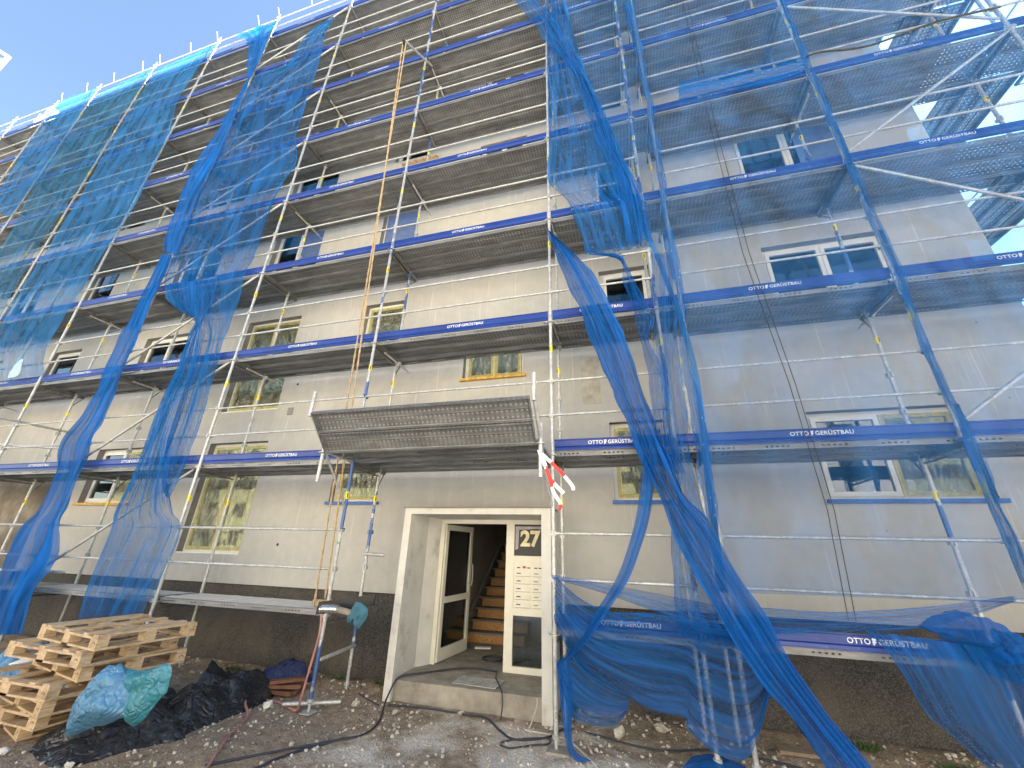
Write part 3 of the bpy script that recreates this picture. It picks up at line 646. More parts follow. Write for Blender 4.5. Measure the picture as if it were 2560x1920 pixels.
NETS = {
'A':[((-19.81,-0.07,16.81),(-17.3,-0.07,16.63)),((-19.98,-0.07,15.98),(-17.52,-0.07,15.89)),((-19.79,-0.07,14.01),(-17.41,-0.07,13.86)),((-19.6,-0.07,12.42),(-17.37,-0.07,11.7)),((-19.28,-0.07,11.01),(-17.55,-0.07,10.09))],
'B':[((-17.0,-0.07,16.13),(-14.42,-0.07,16.57)),((-17.22,-0.07,15.68),(-14.5,-0.07,15.74)),((-17.36,-0.07,13.84),(-14.7,-0.07,13.85)),((-17.34,-0.07,11.76),(-14.55,-0.07,11.98)),((-16.91,-0.07,9.68),(-14.65,-0.07,9.75)),((-16.77,-0.07,8.04),(-14.78,-0.07,7.65)),((-15.98,-0.07,6.0),(-14.55,-0.07,5.8))],
'C':[((-14.2,-0.07,16.28),(-11.38,-0.07,16.47)),((-14.22,-0.07,15.58),(-11.74,-0.07,15.67)),((-14.31,-0.07,13.94),(-11.96,-0.07,13.72)),((-14.38,-0.07,12.65),(-11.54,-0.07,11.95)),((-14.26,-0.07,11.06),(-11.41,-0.07,10.15)),((-14.21,-0.07,9.7),(-11.3,-0.07,8.61)),((-14.25,-0.07,8.02),(-11.56,-0.07,7.77)),((-14.35,-0.07,6.84),(-11.65,-0.07,6.52)),((-14.24,-0.07,5.66),(-11.8,-0.07,5.63)),((-13.97,-0.07,4.74),(-11.84,-0.07,4.66)),((-13.47,-0.07,3.94),(-11.37,-0.07,3.96))],
'D':[((-10.54,-0.12,16.38),(-8.76,-0.12,16.25)),((-9.71,-0.12,15.53),(-8.89,-0.12,15.58)),((-9.3,-0.12,14.19),(-8.8,-0.12,14.67)),((-8.94,-0.12,13.2),(-8.85,-0.12,13.6)),((-9.16,-0.12,12.36),(-8.86,-0.12,12.87)),((-9.28,-0.12,11.08),(-8.78,-0.12,11.09)),((-9.58,-0.12,9.84),(-8.73,-0.12,9.81)),((-9.47,-0.12,8.42),(-8.83,-0.12,8.73)),((-9.42,-0.12,7.55),(-8.78,-0.12,7.69)),((-9.16,-0.12,6.92),(-8.68,-0.12,6.73))],
'E':[((-9.08,-0.14,6.77),(-8.77,-0.14,6.71)),((-9.15,-0.14,5.99),(-8.72,-0.14,6.08)),((-9.21,-0.14,5.37),(-8.74,-0.14,5.46)),((-9.24,-0.14,4.75),(-8.71,-0.14,4.75)),((-9.26,-0.14,3.76),(-8.74,-0.14,3.78)),((-9.31,-0.14,2.89),(-8.63,-0.14,2.78)),((-9.54,-0.14,2.3),(-8.71,-0.14,2.36)),((-9.28,-0.14,1.73),(-8.64,-0.14,1.72)),((-9.25,-0.14,1.09),(-8.56,-0.14,1.17)),((-9.43,-0.16,0.76),(-8.54,-0.16,0.9)),((-9.45,-0.18,0.21),(-8.2,-0.18,0.34)),((-9.27,-0.2,-0.46),(-8.31,-0.2,-0.19)),((-9.15,-0.22,-0.82),(-8.12,-0.22,-0.73))],
'F':[((-6.63,-0.07,15.19),(-6.45,-0.07,15.33)),((-7.29,-0.07,14.88),(-6.52,-0.07,14.48)),((-7.75,-0.07,13.56),(-6.42,-0.07,13.23)),((-8.82,-0.07,13.52),(-6.4,-0.07,11.98)),((-8.82,-0.07,11.76),(-6.37,-0.07,10.95)),((-8.83,-0.07,10.37),(-6.3,-0.07,9.92)),((-8.85,-0.07,9.62),(-6.01,-0.07,9.17)),((-8.93,-0.07,8.81),(-6.14,-0.07,8.59)),((-8.85,-0.07,7.71),(-6.31,-0.07,7.8)),((-8.88,-0.07,6.91),(-6.33,-0.07,6.29)),((-8.79,-0.07,6.02),(-6.4,-0.07,5.79)),((-8.21,-0.07,5.31),(-6.3,-0.07,4.98)),((-7.17,-0.07,4.74),(-6.37,-0.07,4.24)),((-6.98,-0.07,4.25),(-6.31,-0.07,3.7)),((-6.88,-0.07,3.44),(-6.28,-0.07,3.26)),((-6.84,-0.07,2.52),(-6.23,-0.07,2.54)),((-6.83,-0.07,1.96),(-6.23,-0.07,1.75)),((-6.51,-0.07,1.38),(-6.35,-0.07,1.27))],
'G':[((-8.56,-0.11,5.91),(-7.09,-0.11,5.77)),((-7.91,-0.11,5.16),(-7.0,-0.11,5.02)),((-7.23,-0.11,4.74),(-7.07,-0.11,4.72)),((-7.21,-0.11,4.46),(-6.94,-0.11,4.36)),((-7.15,-0.11,3.7),(-6.78,-0.11,3.67)),((-7.22,-0.11,2.98),(-6.76,-0.11,2.95)),((-7.21,-0.11,2.24),(-6.68,-0.11,2.22)),((-7.23,-0.11,1.64),(-6.46,-0.11,1.55)),((-7.32,-0.11,1.06),(-6.14,-0.11,1.08)),((-7.27,-0.11,0.79),(-5.8,-0.11,0.84)),((-7.34,-0.11,0.07),(-5.86,-0.11,0.17)),((-7.28,-0.13,-0.49),(-5.97,-0.13,-0.33))],
'H':[((-0.84,-0.1,13.07),(-0.3,-0.1,12.75)),((-0.55,-0.1,12.3),(0.03,-0.1,11.96)),((-0.22,-0.1,11.42),(0.36,-0.1,10.94)),((0.05,-0.1,10.58),(0.68,-0.1,9.69)),((0.49,-0.1,9.58),(0.88,-0.1,8.82)),((0.69,-0.1,8.53),(1.08,-0.1,7.93)),((0.86,-0.1,7.43),(1.27,-0.1,6.9)),((1.1,-0.1,6.33),(1.49,-0.1,5.95)),((1.19,-0.1,4.97),(1.56,-0.1,4.89))],
'I':[((-0.03,-0.07,12.66),(0.36,-0.07,12.41)),((-0.02,-0.07,11.8),(0.5,-0.07,11.27)),((0.01,-0.07,10.61),(0.62,-0.07,9.88)),((0.02,-0.07,9.53),(0.82,-0.07,8.89)),((0.03,-0.07,8.38),(1.06,-0.07,7.99)),((0.03,-0.07,7.35),(1.26,-0.07,7.02)),((0.02,-0.07,6.57),(1.46,-0.07,5.95)),((0.37,-0.07,5.94),(1.53,-0.07,5.64)),((0.54,-0.07,5.14),(1.53,-0.07,5.04)),((0.58,-0.07,4.87),(1.58,-0.07,4.83))],
'J':[((-0.0,-0.1,5.49),(0.02,-0.1,5.42)),((0.12,-0.1,4.94),(0.46,-0.1,4.84)),((0.32,-0.1,4.25),(0.7,-0.1,4.41)),((0.49,-0.1,3.74),(0.89,-0.1,3.86)),((0.65,-0.1,3.12),(1.07,-0.1,3.26)),((0.82,-0.1,2.56),(1.21,-0.1,2.49)),((0.97,-0.1,2.13),(1.32,-0.1,1.97)),((1.06,-0.14,1.69),(1.42,-0.14,1.62)),((1.25,-0.2,1.18),(1.53,-0.2,1.21)),((1.39,-0.24,0.69),(1.7,-0.24,0.98)),((1.55,-0.3,0.35),(1.88,-0.3,0.49)),((1.69,-0.38,0.0),(2.04,-0.38,0.1)),((1.86,-0.48,-0.32),(2.15,-0.48,-0.2)),((2.02,-0.58,-0.54),(2.28,-0.58,-0.47)),((2.16,-0.7,-0.8),(2.44,-0.7,-0.71)),((2.26,-0.78,-0.9),(2.46,-0.78,-0.79))],
'K':[((0.63,-0.09,4.87),(1.17,-0.09,4.73)),((1.05,-0.09,4.67),(1.13,-0.09,4.67)),((1.11,-0.09,4.26),(1.26,-0.09,4.21)),((1.19,-0.09,3.72),(1.44,-0.09,3.61)),((1.24,-0.09,3.25),(1.34,-0.09,3.28)),((1.28,-0.09,2.79),(1.48,-0.09,2.81)),((1.28,-0.09,2.36),(1.47,-0.09,2.27)),((1.32,-0.09,1.79),(1.48,-0.09,1.82)),((1.39,-0.09,1.51),(1.58,-0.09,1.5))],
'L':[((1.64,-0.1,11.21),(1.86,-0.1,11.26)),((1.71,-0.1,9.81),(1.86,-0.1,9.73)),((1.73,-0.1,9.1),(1.87,-0.1,9.13)),((1.78,-0.1,8.17),(1.89,-0.1,8.04)),((1.76,-0.1,7.24),(1.85,-0.1,7.2)),((1.77,-0.1,6.31),(1.89,-0.1,6.21)),((1.76,-0.1,5.33),(1.83,-0.1,5.37)),((1.71,-0.1,4.69),(1.88,-0.1,4.71)),((1.79,-0.1,3.9),(1.87,-0.1,3.89)),((1.69,-0.1,2.99),(1.79,-0.1,3.0)),((1.7,-0.1,2.45),(1.85,-0.1,2.44)),((1.71,-0.1,1.77),(1.86,-0.1,1.78)),((1.72,-0.1,1.09),(1.84,-0.1,1.09)),((1.74,-0.1,0.99),(1.81,-0.1,0.84))],
'M':[((1.52,-0.08,4.7),(1.79,-0.08,4.64)),((1.45,-0.08,3.87),(1.74,-0.08,3.87)),((1.41,-0.08,2.91),(1.69,-0.08,3.0)),((1.41,-0.08,2.07),(1.66,-0.08,2.26)),((1.41,-0.08,1.51),(1.66,-0.08,1.5)),((1.33,-0.08,0.92),(1.72,-0.08,0.92)),((1.29,-0.08,0.3),(1.7,-0.08,0.35)),((1.27,-0.08,-0.12),(1.96,-0.08,-0.2))],
'S':[((0.12,-0.06,18.09),(11.34,-0.06,12.57)),((0.64,-0.06,12.28),(9.18,-0.06,8.99)),((0.82,-0.06,8.92),(7.74,-0.06,6.78)),((1.42,-0.06,5.98),(5.84,-0.06,3.2)),((1.53,-0.06,2.91),(5.41,-0.06,1.87)),((1.7,-0.06,1.69),(5.14,-0.06,0.96)),((1.7,-0.06,0.15),(4.11,-0.06,0.37))],
'T':[((-0.01,-0.08,0.39),(0.0,-0.08,0.35)),((0.58,-0.08,0.33),(0.57,-0.08,0.23)),((1.38,-0.08,0.22),(1.35,-0.08,0.02)),((1.7,-0.08,0.18),(1.67,-0.08,-0.02)),((2.13,-0.08,0.18),(2.09,-0.08,-0.05)),((2.72,-0.08,0.18),(2.68,-0.08,0.01)),((3.42,-0.08,0.26),(3.38,-0.08,0.09)),((4.09,-0.08,0.38),(4.09,-0.08,0.34))],
'U':[((0.04,-0.09,0.37),(0.02,-0.09,-0.07)),((0.33,-0.09,0.16),(0.3,-0.09,-0.47)),((0.64,-0.09,0.06),(0.74,-0.09,-0.67)),((1.04,-0.09,0.07),(0.97,-0.09,-0.76)),((1.35,-0.09,0.03),(1.25,-0.09,-0.78)),((1.53,-0.09,-0.02),(1.28,-0.09,-0.87)),((1.81,-0.09,-0.03),(1.51,-0.09,-1.03)),((1.99,-0.09,-0.03),(1.77,-0.09,-0.99)),((2.14,-0.09,-0.06),(2.0,-0.09,-0.52))],
'V':[((0.04,-0.1,-0.43),(0.04,-0.1,-0.48)),((0.21,-0.1,-0.34),(0.16,-0.1,-0.86)),((0.43,-0.1,-0.52),(0.35,-0.1,-0.93)),((0.64,-0.1,-0.62),(0.59,-0.1,-0.91)),((0.76,-0.1,-0.66),(0.73,-0.1,-0.79))],
'W':[((0.04,-0.12,-0.44),(0.17,-0.12,-0.38)),((0.07,-0.12,-0.75),(0.2,-0.12,-0.73)),((0.1,-0.14,-0.99),(0.18,-0.14,-0.98)),((0.15,-0.17,-1.14),(0.22,-0.17,-1.13)),((0.24,-0.2,-1.2),(0.37,-0.2,-1.17))],
'X':[((1.12,-0.15,1.69),(1.25,-0.15,1.68)),((0.99,-0.15,1.09),(1.14,-0.15,1.09)),((0.86,-0.15,0.71),(0.97,-0.15,0.65)),((0.7,-0.15,0.37),(0.83,-0.15,0.37)),((0.46,-0.15,0.04),(0.6,-0.15,0.07)),((0.29,-0.15,-0.22),(0.37,-0.15,-0.22)),((0.05,-0.15,-0.44),(0.07,-0.15,-0.45))],
'Y':[((2.87,-0.2,0.06),(3.95,-0.2,-0.03)),((2.97,-0.2,-0.07),(3.99,-0.2,-0.28)),((3.05,-0.2,-0.27),(3.98,-0.2,-0.44)),((3.12,-0.2,-0.51),(3.99,-0.2,-0.63)),((3.23,-0.2,-0.62),(4.01,-0.2,-0.81)),((3.42,-0.2,-0.83),(3.94,-0.2,-0.99))],
'Z':[((2.35,-0.1,8.26),(2.31,-0.1,7.87)),((3.11,-0.1,8.2),(3.04,-0.1,7.77)),((3.81,-0.1,8.18),(3.71,-0.1,7.73)),((4.23,-0.1,8.08),(4.17,-0.1,7.81))],
}
# ------------------------------------------------------------------ nets
N_SHEET = m_net('thin blue net', .35, (.028, .135, .36), .03, 0, .35, .06)
N_UP = m_net('blue net', .54, (.022, .2, .5), .04, 0, .5, .08, .18)
N_TEAL = m_net('dull teal net', .52, (.03, .18, .36), .03, 0, .5, .08, .12)
N_MID = m_net('gathered blue net', .58, (.01, .14, .44), .2, .42, .55, .15, .5)
N_DENSE = m_net('bunched blue net', .86, (.006, .105, .38), .22, 0, .3, .1, .75)
N_SOFT = m_net('folded blue net', .55, (.01, .14, .44), .2, 0, .5, .12, .7)
def rows_interp(rows, nv):
    Ls = smooth_path([r[0] for r in rows], nv); Rs = smooth_path([r[1] for r in rows], nv); return Ls, Rs
def net(key, name, mat, nu=28, nv=7, folds=5, amp=.04, seed=0, parent=None, jag=.0, ragged=.0):
    rows = NETS[key]; Ls, Rs = rows_interp(rows, nv); n = len(Ls); m = MB(); m.uv = []; vs = []; tot = 0
    for j in range(n):
        if j: tot += ((Ls[j]+Rs[j])/2-(Ls[j-1]+Rs[j-1])/2).length
        for i in range(nu+1):
            u = i/nu; uu = u+.05*noise.noise(Vector((u*3+seed, tot*.5, seed)))*min(1, 4*u*(1-u))
            p = Ls[j].lerp(Rs[j], uu)
            a = amp*(.6*sin(2*pi*folds*u+2*noise.noise(Vector((seed, tot*.6, 1))))+noise.noise(Vector((u*folds*2.3+seed*3, tot*.35, seed))))
            p = p+Vector((0, -abs(a)*1.0-.3*a, 0))
            if ragged and (i in (0, nu)): p.x += ragged*noise.noise(Vector((i, tot*2.2, seed)))
            vs.append(p); m.uv.append((u, tot))
    m.add(vs, [(j*(nu+1)+i, (j+1)*(nu+1)+i, (j+1)*(nu+1)+i+1, j*(nu+1)+i+1) for j in range(n-1) for i in range(nu)], True)
    return m.build(name, mat, parent)
N_POUCH = m_net('slack blue net', .6, (.009, .12, .38), .07, 0, .45, .15, .35)
GN = 'blue debris nets tied to the scaffold'
def nt(key, name, mat, label, **k): return tag(net(key, name, mat, **k), label, 'net', GN)
nt('A', 'debris_net', N_UP, 'leftmost blue net sheet hanging from the top deck rail', seed=1, folds=3, amp=.03, ragged=.05)
nt('B', 'debris_net', N_TEAL, 'dull teal net sheet second from the left under the roof edge', seed=2, folds=3, amp=.03, ragged=.05)
nt('C', 'debris_net', N_UP, 'long bright blue net sheet ending above the second blue toe board at left', seed=3, folds=4, amp=.04, ragged=.06)
nt('D', 'debris_net', N_DENSE, 'narrow torn net strip falling from the roof rail and narrowing to a rope', seed=4, folds=2, amp=.06, nu=16, ragged=.06)
nt('E', 'debris_net', N_DENSE, 'thick rolled net bundle running down to the ground at the far left', seed=5, folds=2, amp=.1, nu=18, ragged=.08)
nt('F', 'debris_net', N_MID, 'wide net sheet pulled to a peak at the top, left of the rope', seed=6, folds=6, amp=.05, ragged=.06)
nt('G', 'debris_net', N_SOFT, 'net gathered in a knot with a pleated tail above the wooden pallets', seed=7, folds=7, amp=.06, nu=40, ragged=.05)
nt('H', 'debris_net', N_SOFT, 'long diagonal net fold crossing from the top centre to the right', seed=8, folds=3, amp=.08, ragged=.05)
nt('I', 'debris_net', N_MID, 'plaster spattered net curtain hanging in the middle of the facade', seed=9, folds=6, amp=.06, nu=40, ragged=.05)
nt('J', 'debris_net', N_DENSE, 'heavy twisted net rope sweeping down right of the door to the ground', seed=10, folds=4, amp=.09, nu=36, ragged=.06)
nt('K', 'debris_net', N_SOFT, 'net tail tied in a knot beside the second floor narrow window', seed=11, folds=4, amp=.07, ragged=.05)
nt('L', 'debris_net', N_MID, 'slim net strip wound along the paired standards', seed=12, folds=2, amp=.03, nu=12, ragged=.06)
nt('M', 'debris_net', N_SOFT, 'limp net veil over the narrow bay of paired standards', seed=13, folds=6, amp=.05, ragged=.05)
nt('U', 'debris_net', N_POUCH, 'sagging net pouch below the lowest toe board right of the door', seed=14, folds=5, amp=.12, nu=40, ragged=.03)
nt('V', 'debris_net', N_POUCH, 'small sagging net flap beside the porch corner', seed=15, folds=3, amp=.06)
nt('W', 'debris_net', N_DENSE, 'thin net end dangling to the ground at the porch standard', seed=16, folds=2, amp=.03, nu=10)
nt('X', 'debris_net', N_DENSE, 'narrow net band looping down left to the porch standard', seed=17, folds=2, amp=.04, nu=12)
nt('Y', 'debris_net', N_POUCH, 'net sheet hanging in front of the dark plinth at the lower right', seed=18, folds=5, amp=.06)
nt('T', 'debris_net', N_SOFT, 'gathered net hem stretched sideways from the porch standard', seed=19, folds=3, amp=.05)
nt('Z', 'debris_net', N_MID, 'crumpled net band lying along the fourth toe board on the right', seed=20, folds=3, amp=.05)
NETS['S'] = [((.25, -.075, 17.6), (7.56, -.075, 17.6)), ((.3, -.075, 13.), (7.56, -.075, 13.)), ((.9, -.075, 8.), (7.56, -.075, 8.)), ((1.5, -.075, 5.), (7.56, -.075, 5.)), ((1.8, -.075, 3.), (7.56, -.075, 3.)), ((1.75, -.075, 1.2), (7.56, -.075, 1.2)), ((1.7, -.075, .3), (7.56, -.075, .36))]
bigS = nt('S', 'debris_net', N_SHEET, 'large taut thin net sheet covering the whole right part of the scaffold', seed=21, folds=3, amp=.008, nu=60)
for dx in (0, .075):
    m = MB().tube([(x+dx*(1 if z > 3 else .8), -.092, z) for x, z in ((2.8, 15.), (2.74, 10.8), (2.68, 6.96), (2.69, 4.45), (2.83, 2.51), (2.87, 1.1), (2.8, .11))], .0045, 5)
    m.build('seam', BLK, bigS)
# net round the corner, seen against the sky
m = MB(); m.uv = []; vs = []
for i in range(41):
    y = .02+10.4*i/40
    for j in range(21):
        lo = 1.+.8*noise.noise(Vector((i*.16, 3, 0))); z = lo+(17-lo)*j/20
        vs.append((7.56+.04*noise.noise(Vector((i*.4, j*.3, 5))), y, z)); m.uv.append((i/40, z))
m.add(vs, [(i*21+j, (i+1)*21+j, (i+1)*21+j+1, i*21+j+1) for i in range(40) for j in range(20) if not (noise.noise(Vector((i*.13, j*.21, 9))) > .28)], True)
tag(m.build('debris_net', m_net('sunlit corner net', .55, (.02, .22, .6), .1, 0, .8)), 'sunlit net round the corner end of the scaffold, against the sky', 'net', GN)
m = MB(); m.tube(smooth_path([(4.3, -.09, 8.18), (4.5, -.09, 8.19), (5.08, -.1, 8.04), (5.84, -.1, 8.18), (6.29, -.1, 8.2), (6.77, -.08, 8.2)], 8), .014, 8); 
tag(m.build('rolled_net_hem', simple('dirty rolled hem', (.05, .045, .04), .9, 0, .5, 20., 1.)), 'dirty rolled net hem sagging over the toe board at the upper right', 'net', GN)
wr = [(4.32, 9.96), (4.28, 9.34), (4.29, 8.86), (4.27, 8.13), (4.26, 7.65), (4.26, 6.68), (4.26, 5.95), (4.24, 5.15), (4.25, 4.17), (4.25, 3.62), (4.21, 2.93), (4.22, 2.35), (4.27, 1.97), (4.24, 1.46), (4.22, .95), (4.21, .5)]
rr0 = random.Random(3); NETS['Q'] = []
for q in smooth_path([(4.285+(x-4.26)*.4, z, 0) for x, z in wr], 2):
    a_, b_ = .03+.03*rr0.random(), .025+.035*rr0.random(); NETS['Q'].append(((q.x-a_, -.045, q.y), (q.x+b_, -.045, q.y-.05)))
nt('Q', 'debris_net', m_net('twisted net', .62, (.01, .12, .38), .35, 0, .4, .5, .5), 'net twisted round the second standard from the right edge', seed=31, folds=2, amp=.035, nu=12, ragged=.03)
# crumpled lumps
def blob(outline, h, base, axis='z', rings=14, seg=72, crease=.5, seed=0, sharp=2., fq=4.):
    k = len(outline); c = (sum(p[0] for p in outline)/k, sum(p[1] for p in outline)/k)
    poly = [Vector((p[0], p[1], 0)) for p in outline]; loop = smooth_path(poly+[poly[0]], max(3, seg//k))[:-1]; n = len(loop)
    m = MB(); vs = []
    for r in range(rings+1):
        t = r/rings
        for i in range(n):
            x = c[0]+(loop[i].x-c[0])*t; y = c[1]+(loop[i].y-c[1])*t
            q = Vector((x*fq+seed, y*fq, seed))
            vd = noise.voronoi(q*.8)[0]; rd = abs(noise.noise(q*1.3))+.5*abs(noise.noise(q*3.1))
            z = h*((1-t**sharp)*(.55+crease*(vd[1]-vd[0]))+.5*crease*rd*(1-t**4))
            jx = .03*noise.noise(q*2)*t; 
            b = base(x, y) if callable(base) else base
            if axis == 'z': vs.append((x+jx, y+jx, b+z))
            else: vs.append((x+jx, b-z, y+jx))
    fs = [(r*n+i, r*n+(i+1) % n, (r+1)*n+(i+1) % n, (r+1)*n+i) for r in range(rings) for i in range(n)]
    m.add(vs, fs, True); return m
bk = [(-4.7, -1.69), (-5.0, -1.39), (-4.7, -1.16), (-4.5, -.9), (-4.45, -.4), (-4.7, .2), (-4.85, .7), (-4.5, .9), (-4.2, .8), (-3.86, .51), (-3.64, -.23), (-3.71, -.88), (-3.63, -1.02), (-3.8, -1.25), (-3.97, -1.66), (-4.29, -1.78)]
tag(blob(bk, .3, lambda x, y: gz(x, y)-.01, rings=34, seg=200, crease=1.0, seed=3, fq=2.4).build('plastic_sheet', BLKP), 'crumpled black plastic sheet on the ground beside the pallets', 'plastic sheet')
b1 = [(-3.99, -.46), (-4.12, -.6), (-4.25, -.79), (-4.2, -1.03), (-3.89, -.92), (-3.54, -.8), (-3.6, -.62), (-3.83, -.48)]
tag(blob(b1, .18, -1.72, 'y', 24, 130, .55, 5, 2.4, 3.2).build('rubbish_bag', BLUP), 'light blue rubbish bag knotted and slumped against the pallet stack', 'bag')
b2 = [(-4.06, -.6), (-3.96, -.47), (-3.7, -.5), (-3.33, -.42), (-3.26, -.6), (-3.32, -.68), (-3.52, -.9), (-3.72, -.7), (-3.9, -.68)]
tag(blob(b2, .12, -1.66, 'y', 24, 130, .5, 8, 3., 3.).build('rubbish_bag', TEALP), 'teal plastic bag spread open on top of the light blue one', 'bag')
tag(blob([(-7.9, -.9), (-7.3, -1.0), (-6.7, -.7), (-6.4, -.3), (-6.8, 0), (-7.6, .05)], .62, -1.18, 'z', 20, 110, .45, 9).build('rubbish_bag', BLUP), 'pale blue plastic bag heap behind the pallets at the left edge', 'bag')
tag(blob([(-4.45, .62), (-4.25, .95), (-3.85, 1.0), (-3.62, .75), (-3.75, .45), (-4.2, .4)], .36, -1.2, 'z', 18, 100, .35, 12, 3.).build('rubbish_bag', NAVYP), 'dark navy bag speckled with plaster against the plinth', 'bag')
tag(blob([(3.32, .1), (3.47, .2), (3.66, .25), (3.86, .2), (4.0, .1), (4.08, -.07), (4.02, -.26), (3.77, -.24), (3.65, -.14), (3.59, -.02), (3.44, .04)], .2, -.1, 'y', 30, 200, 1.3, 15, 1.6, 7.5).build('net_bundle', N_DENSE), 'crumpled ball of blue net stuffed over the toe board at lower right', 'net', GN)
tag(blob([(1.2, .0), (1.35, .3), (1.75, .25), (1.7, -.1), (1.4, -.25)], .09, -1.19, 'z', 12, 80, .8, 21).build('net_bundle', N_DENSE), 'blue net scrap on the ground under the paired standards', 'net', GN)
tag(blob([(-12.62, 4.12), (-12.55, 4.4), (-12.4, 4.42), (-12.25, 4.12), (-12.3, 4.0), (-12.58, 4.0)], .06, -.12, 'y', 8, 40, .5, 4).build('film_scrap', simple('pale film scrap', (.35, .5, .6), .5)), 'pale scrap of film caught behind the toe board at the left edge', 'film scrap')
# pallets
def pallet_parts():
    Lw, Lb = 1.2, .92; H = .137
    top = MB(); bot = MB(); blk = MB()
    for x in (.0, .125, .51, .9, 1.1): top.bb(x, x+.095, 0, Lb, H-.02, H)
    for y in (0, Lb/2-.05, Lb-.1): top.bb(0, Lw, y, y+.1, H-.042, H-.0205)
    for x in (0, Lw/2-.06, Lw-.12): bot.bb(x, x+.12, 0, Lb, 0, .02)
    for y in (0, Lb-.1): bot.bb(.12, Lw-.12, y, y+.1, .0, .019)
    blk.bb(0, .13, 0, .1, .0205, H-.0425)
    return top.mesh('top_boards', WOODP), bot.mesh('bottom_boards', WOODP), blk.mesh('block', WOODP)
PT, PB, PK = pallet_parts()
stp = MB(); aa = [(.5+.36*cos(t), .5+.3*sin(t)) for t in [R(200-k*220/8) for k in range(9)]]
stp.add([(.02+.07*u, -.0012, .035+.05*v) for u, v in aa]+[(.02+.07*(.5+(u-.5)*.6), -.0012, .035+.05*(.5+(v-.5)*.6)) for u, v in aa], [(i, i+1, i+10, i+9) for i in range(8)])
STP = stp.mesh('stamp', BLK)
zk = -1.21; fc = [(-5.05, -1.6, 16), (-4.74, -1.68, 2), (-4.62, -1.76, 12), (-4.56, -1.79, -1), (-4.42, -1.67, 12), (-4.36, -1.75, 2), (-4.28, -1.71, 8)]
lab = ['bottom pallet of the stack, shifted to the left on the muddy ground', 'second pallet from the bottom of the leaning stack', 'third pallet from the bottom of the leaning stack', 'middle pallet of the stack with a wide stained board sticking out', 'third pallet from the top of the leaning stack', 'second pallet from the top of the leaning stack', 'topmost wooden pallet of the leaning stack']
for k, (bx, by, rz) in enumerate(fc):
    t = thing('wooden_pallet', lab[k], 'pallet', (bx, by, zk+k*.1378), 'pallets stacked in front of the scaffold')
    dx = Vector((-cos(R(rz)), sin(R(rz)), 0))
    t.rotation_euler = (0, 0, R(-rz))
    t.location = Vector((bx, by, zk+k*.1378))+Vector((-1.2*cos(R(rz)), 1.2*sin(R(rz)), 0))
    put('top_boards', PT, t); put('bottom_boards', PB, t)
    for ix, x in enumerate((0, .535, 1.07)):
        for iy, y in enumerate((0, .41, .82)):
            b_ = put('block', PK, t, (x, y, 0))
            if iy == 0 and ix == 2: put('stamp', STP, b_, (.02, 0, 0))
            if ix == 2 and iy == 2: put('stamp', STP, b_, (.131, .0, 0), (0, 0, R(90)))
for (x, y, z, rx, rz, lb) in ((-5.75, -.9, -.62, 12, 8, 'white foam board leaning inside the pallet stack'), (-5.35, -.75, -.42, 3, -8, 'white foam sheet lying behind the top pallet')):
    m = MB().bb(-.4, .4, -.3, .3, -.03, .03); o = m.build('foam_board', FOAM, None, (x, y-.1, z)); o.rotation_euler = (R(rx), R(-8), R(rz)); tag(o, lb, 'board')
# ropes, hoses, cables
def line(name, pts, r, mat, label, cat, k=6, n=8): return tag(MB().tube(smooth_path(pts, k), r, n).build(name, mat), label, cat)
wt = Vector((-3.1, -.72, 11.15))
wc = thing('rope_hoist', 'short tube arm with a pulley clamped high on the standard above the canopy', 'hoist', (-3.0, 0, 11.68))
MB().tube([(.05, .2, .1), wt-Vector((-3.0, 0, 11.68))], .024, 10).build('arm', TB, wc)
MB().tube([(wt.x+2.98, wt.y, wt.z-11.75), (wt.x+3.02, wt.y, wt.z-11.75)], .06, 14).build('pulley', BLK, wc)
rp = thing('hoist_rope', 'doubled manila rope hanging from the pulley down to the lowest deck', 'rope', (-3.1, -.7, 11.1))
def twist(a, b, r, n=500):
    a, b = Vector(a), Vector(b); m = MB()
    for ph in (0, pi):
        m.tube([a.lerp(b, i/n)+Vector((cos(ph+i*.35)*r*.5, sin(ph+i*.35)*r*.5, 0)) for i in range(n+1)], r*.62, 5)
    return m
o_ = Vector((-3.1, -.7, 11.1))
twist((.03, 0, 0), Vector((-3.15, -.08, -.1))-o_, .014).build('strand', ROPE, rp)
twist((-.05, 0, 0), Vector((-2.97, -.12, .0))-o_, .014).build('strand', ROPE, rp)
pts = []
for k in range(90):
    t = k*.42; pts.append((-3.25+.2*cos(t)*(.6+.5*noise.noise(Vector((k*.2, 0, 0)))), .22+.16*sin(t)*(.7+.4*noise.noise(Vector((0, k*.2, 0)))), -.13+.05*abs(noise.noise(Vector((k*.3, 1, 1))))+.0006*k))
tag(MB().tube(smooth_path(pts, 3), .011, 6).build('rope_coil', ROPE), 'loose heap of rope lying on the dusty lowest deck', 'rope')
G = lambda x, y, d=.012: (x, y, gz(x, y)+d)
line('power_cable', [G(-2.95, -1.35), G(-2.6, -.95), G(-2.15, -.54), G(-2.01, -.35), G(-2.04, -.01), (-2.24, .45, -1.15), (-2.24, .63, -1.0), (-2.18, .72, -.95), (-1.95, .97, -.945), (-1.64, 1.3, -.945), (-1.35, 1.4, -.945), (-1.06, 1.36, -.945)], .011, CBL, 'thick dark cable climbing over the left end of the doorstep', 'cable')
line('power_cable', [(-1.06, 1.36, -.945), (-1.0, 1.1, -.945), (-.86, .8, -.95), (-.78, .65, -.97), (-.76, .62, -1.1), G(-.74, .5)], .008, CBL, 'thin grey cable dropping over the front of the doorstep', 'cable')
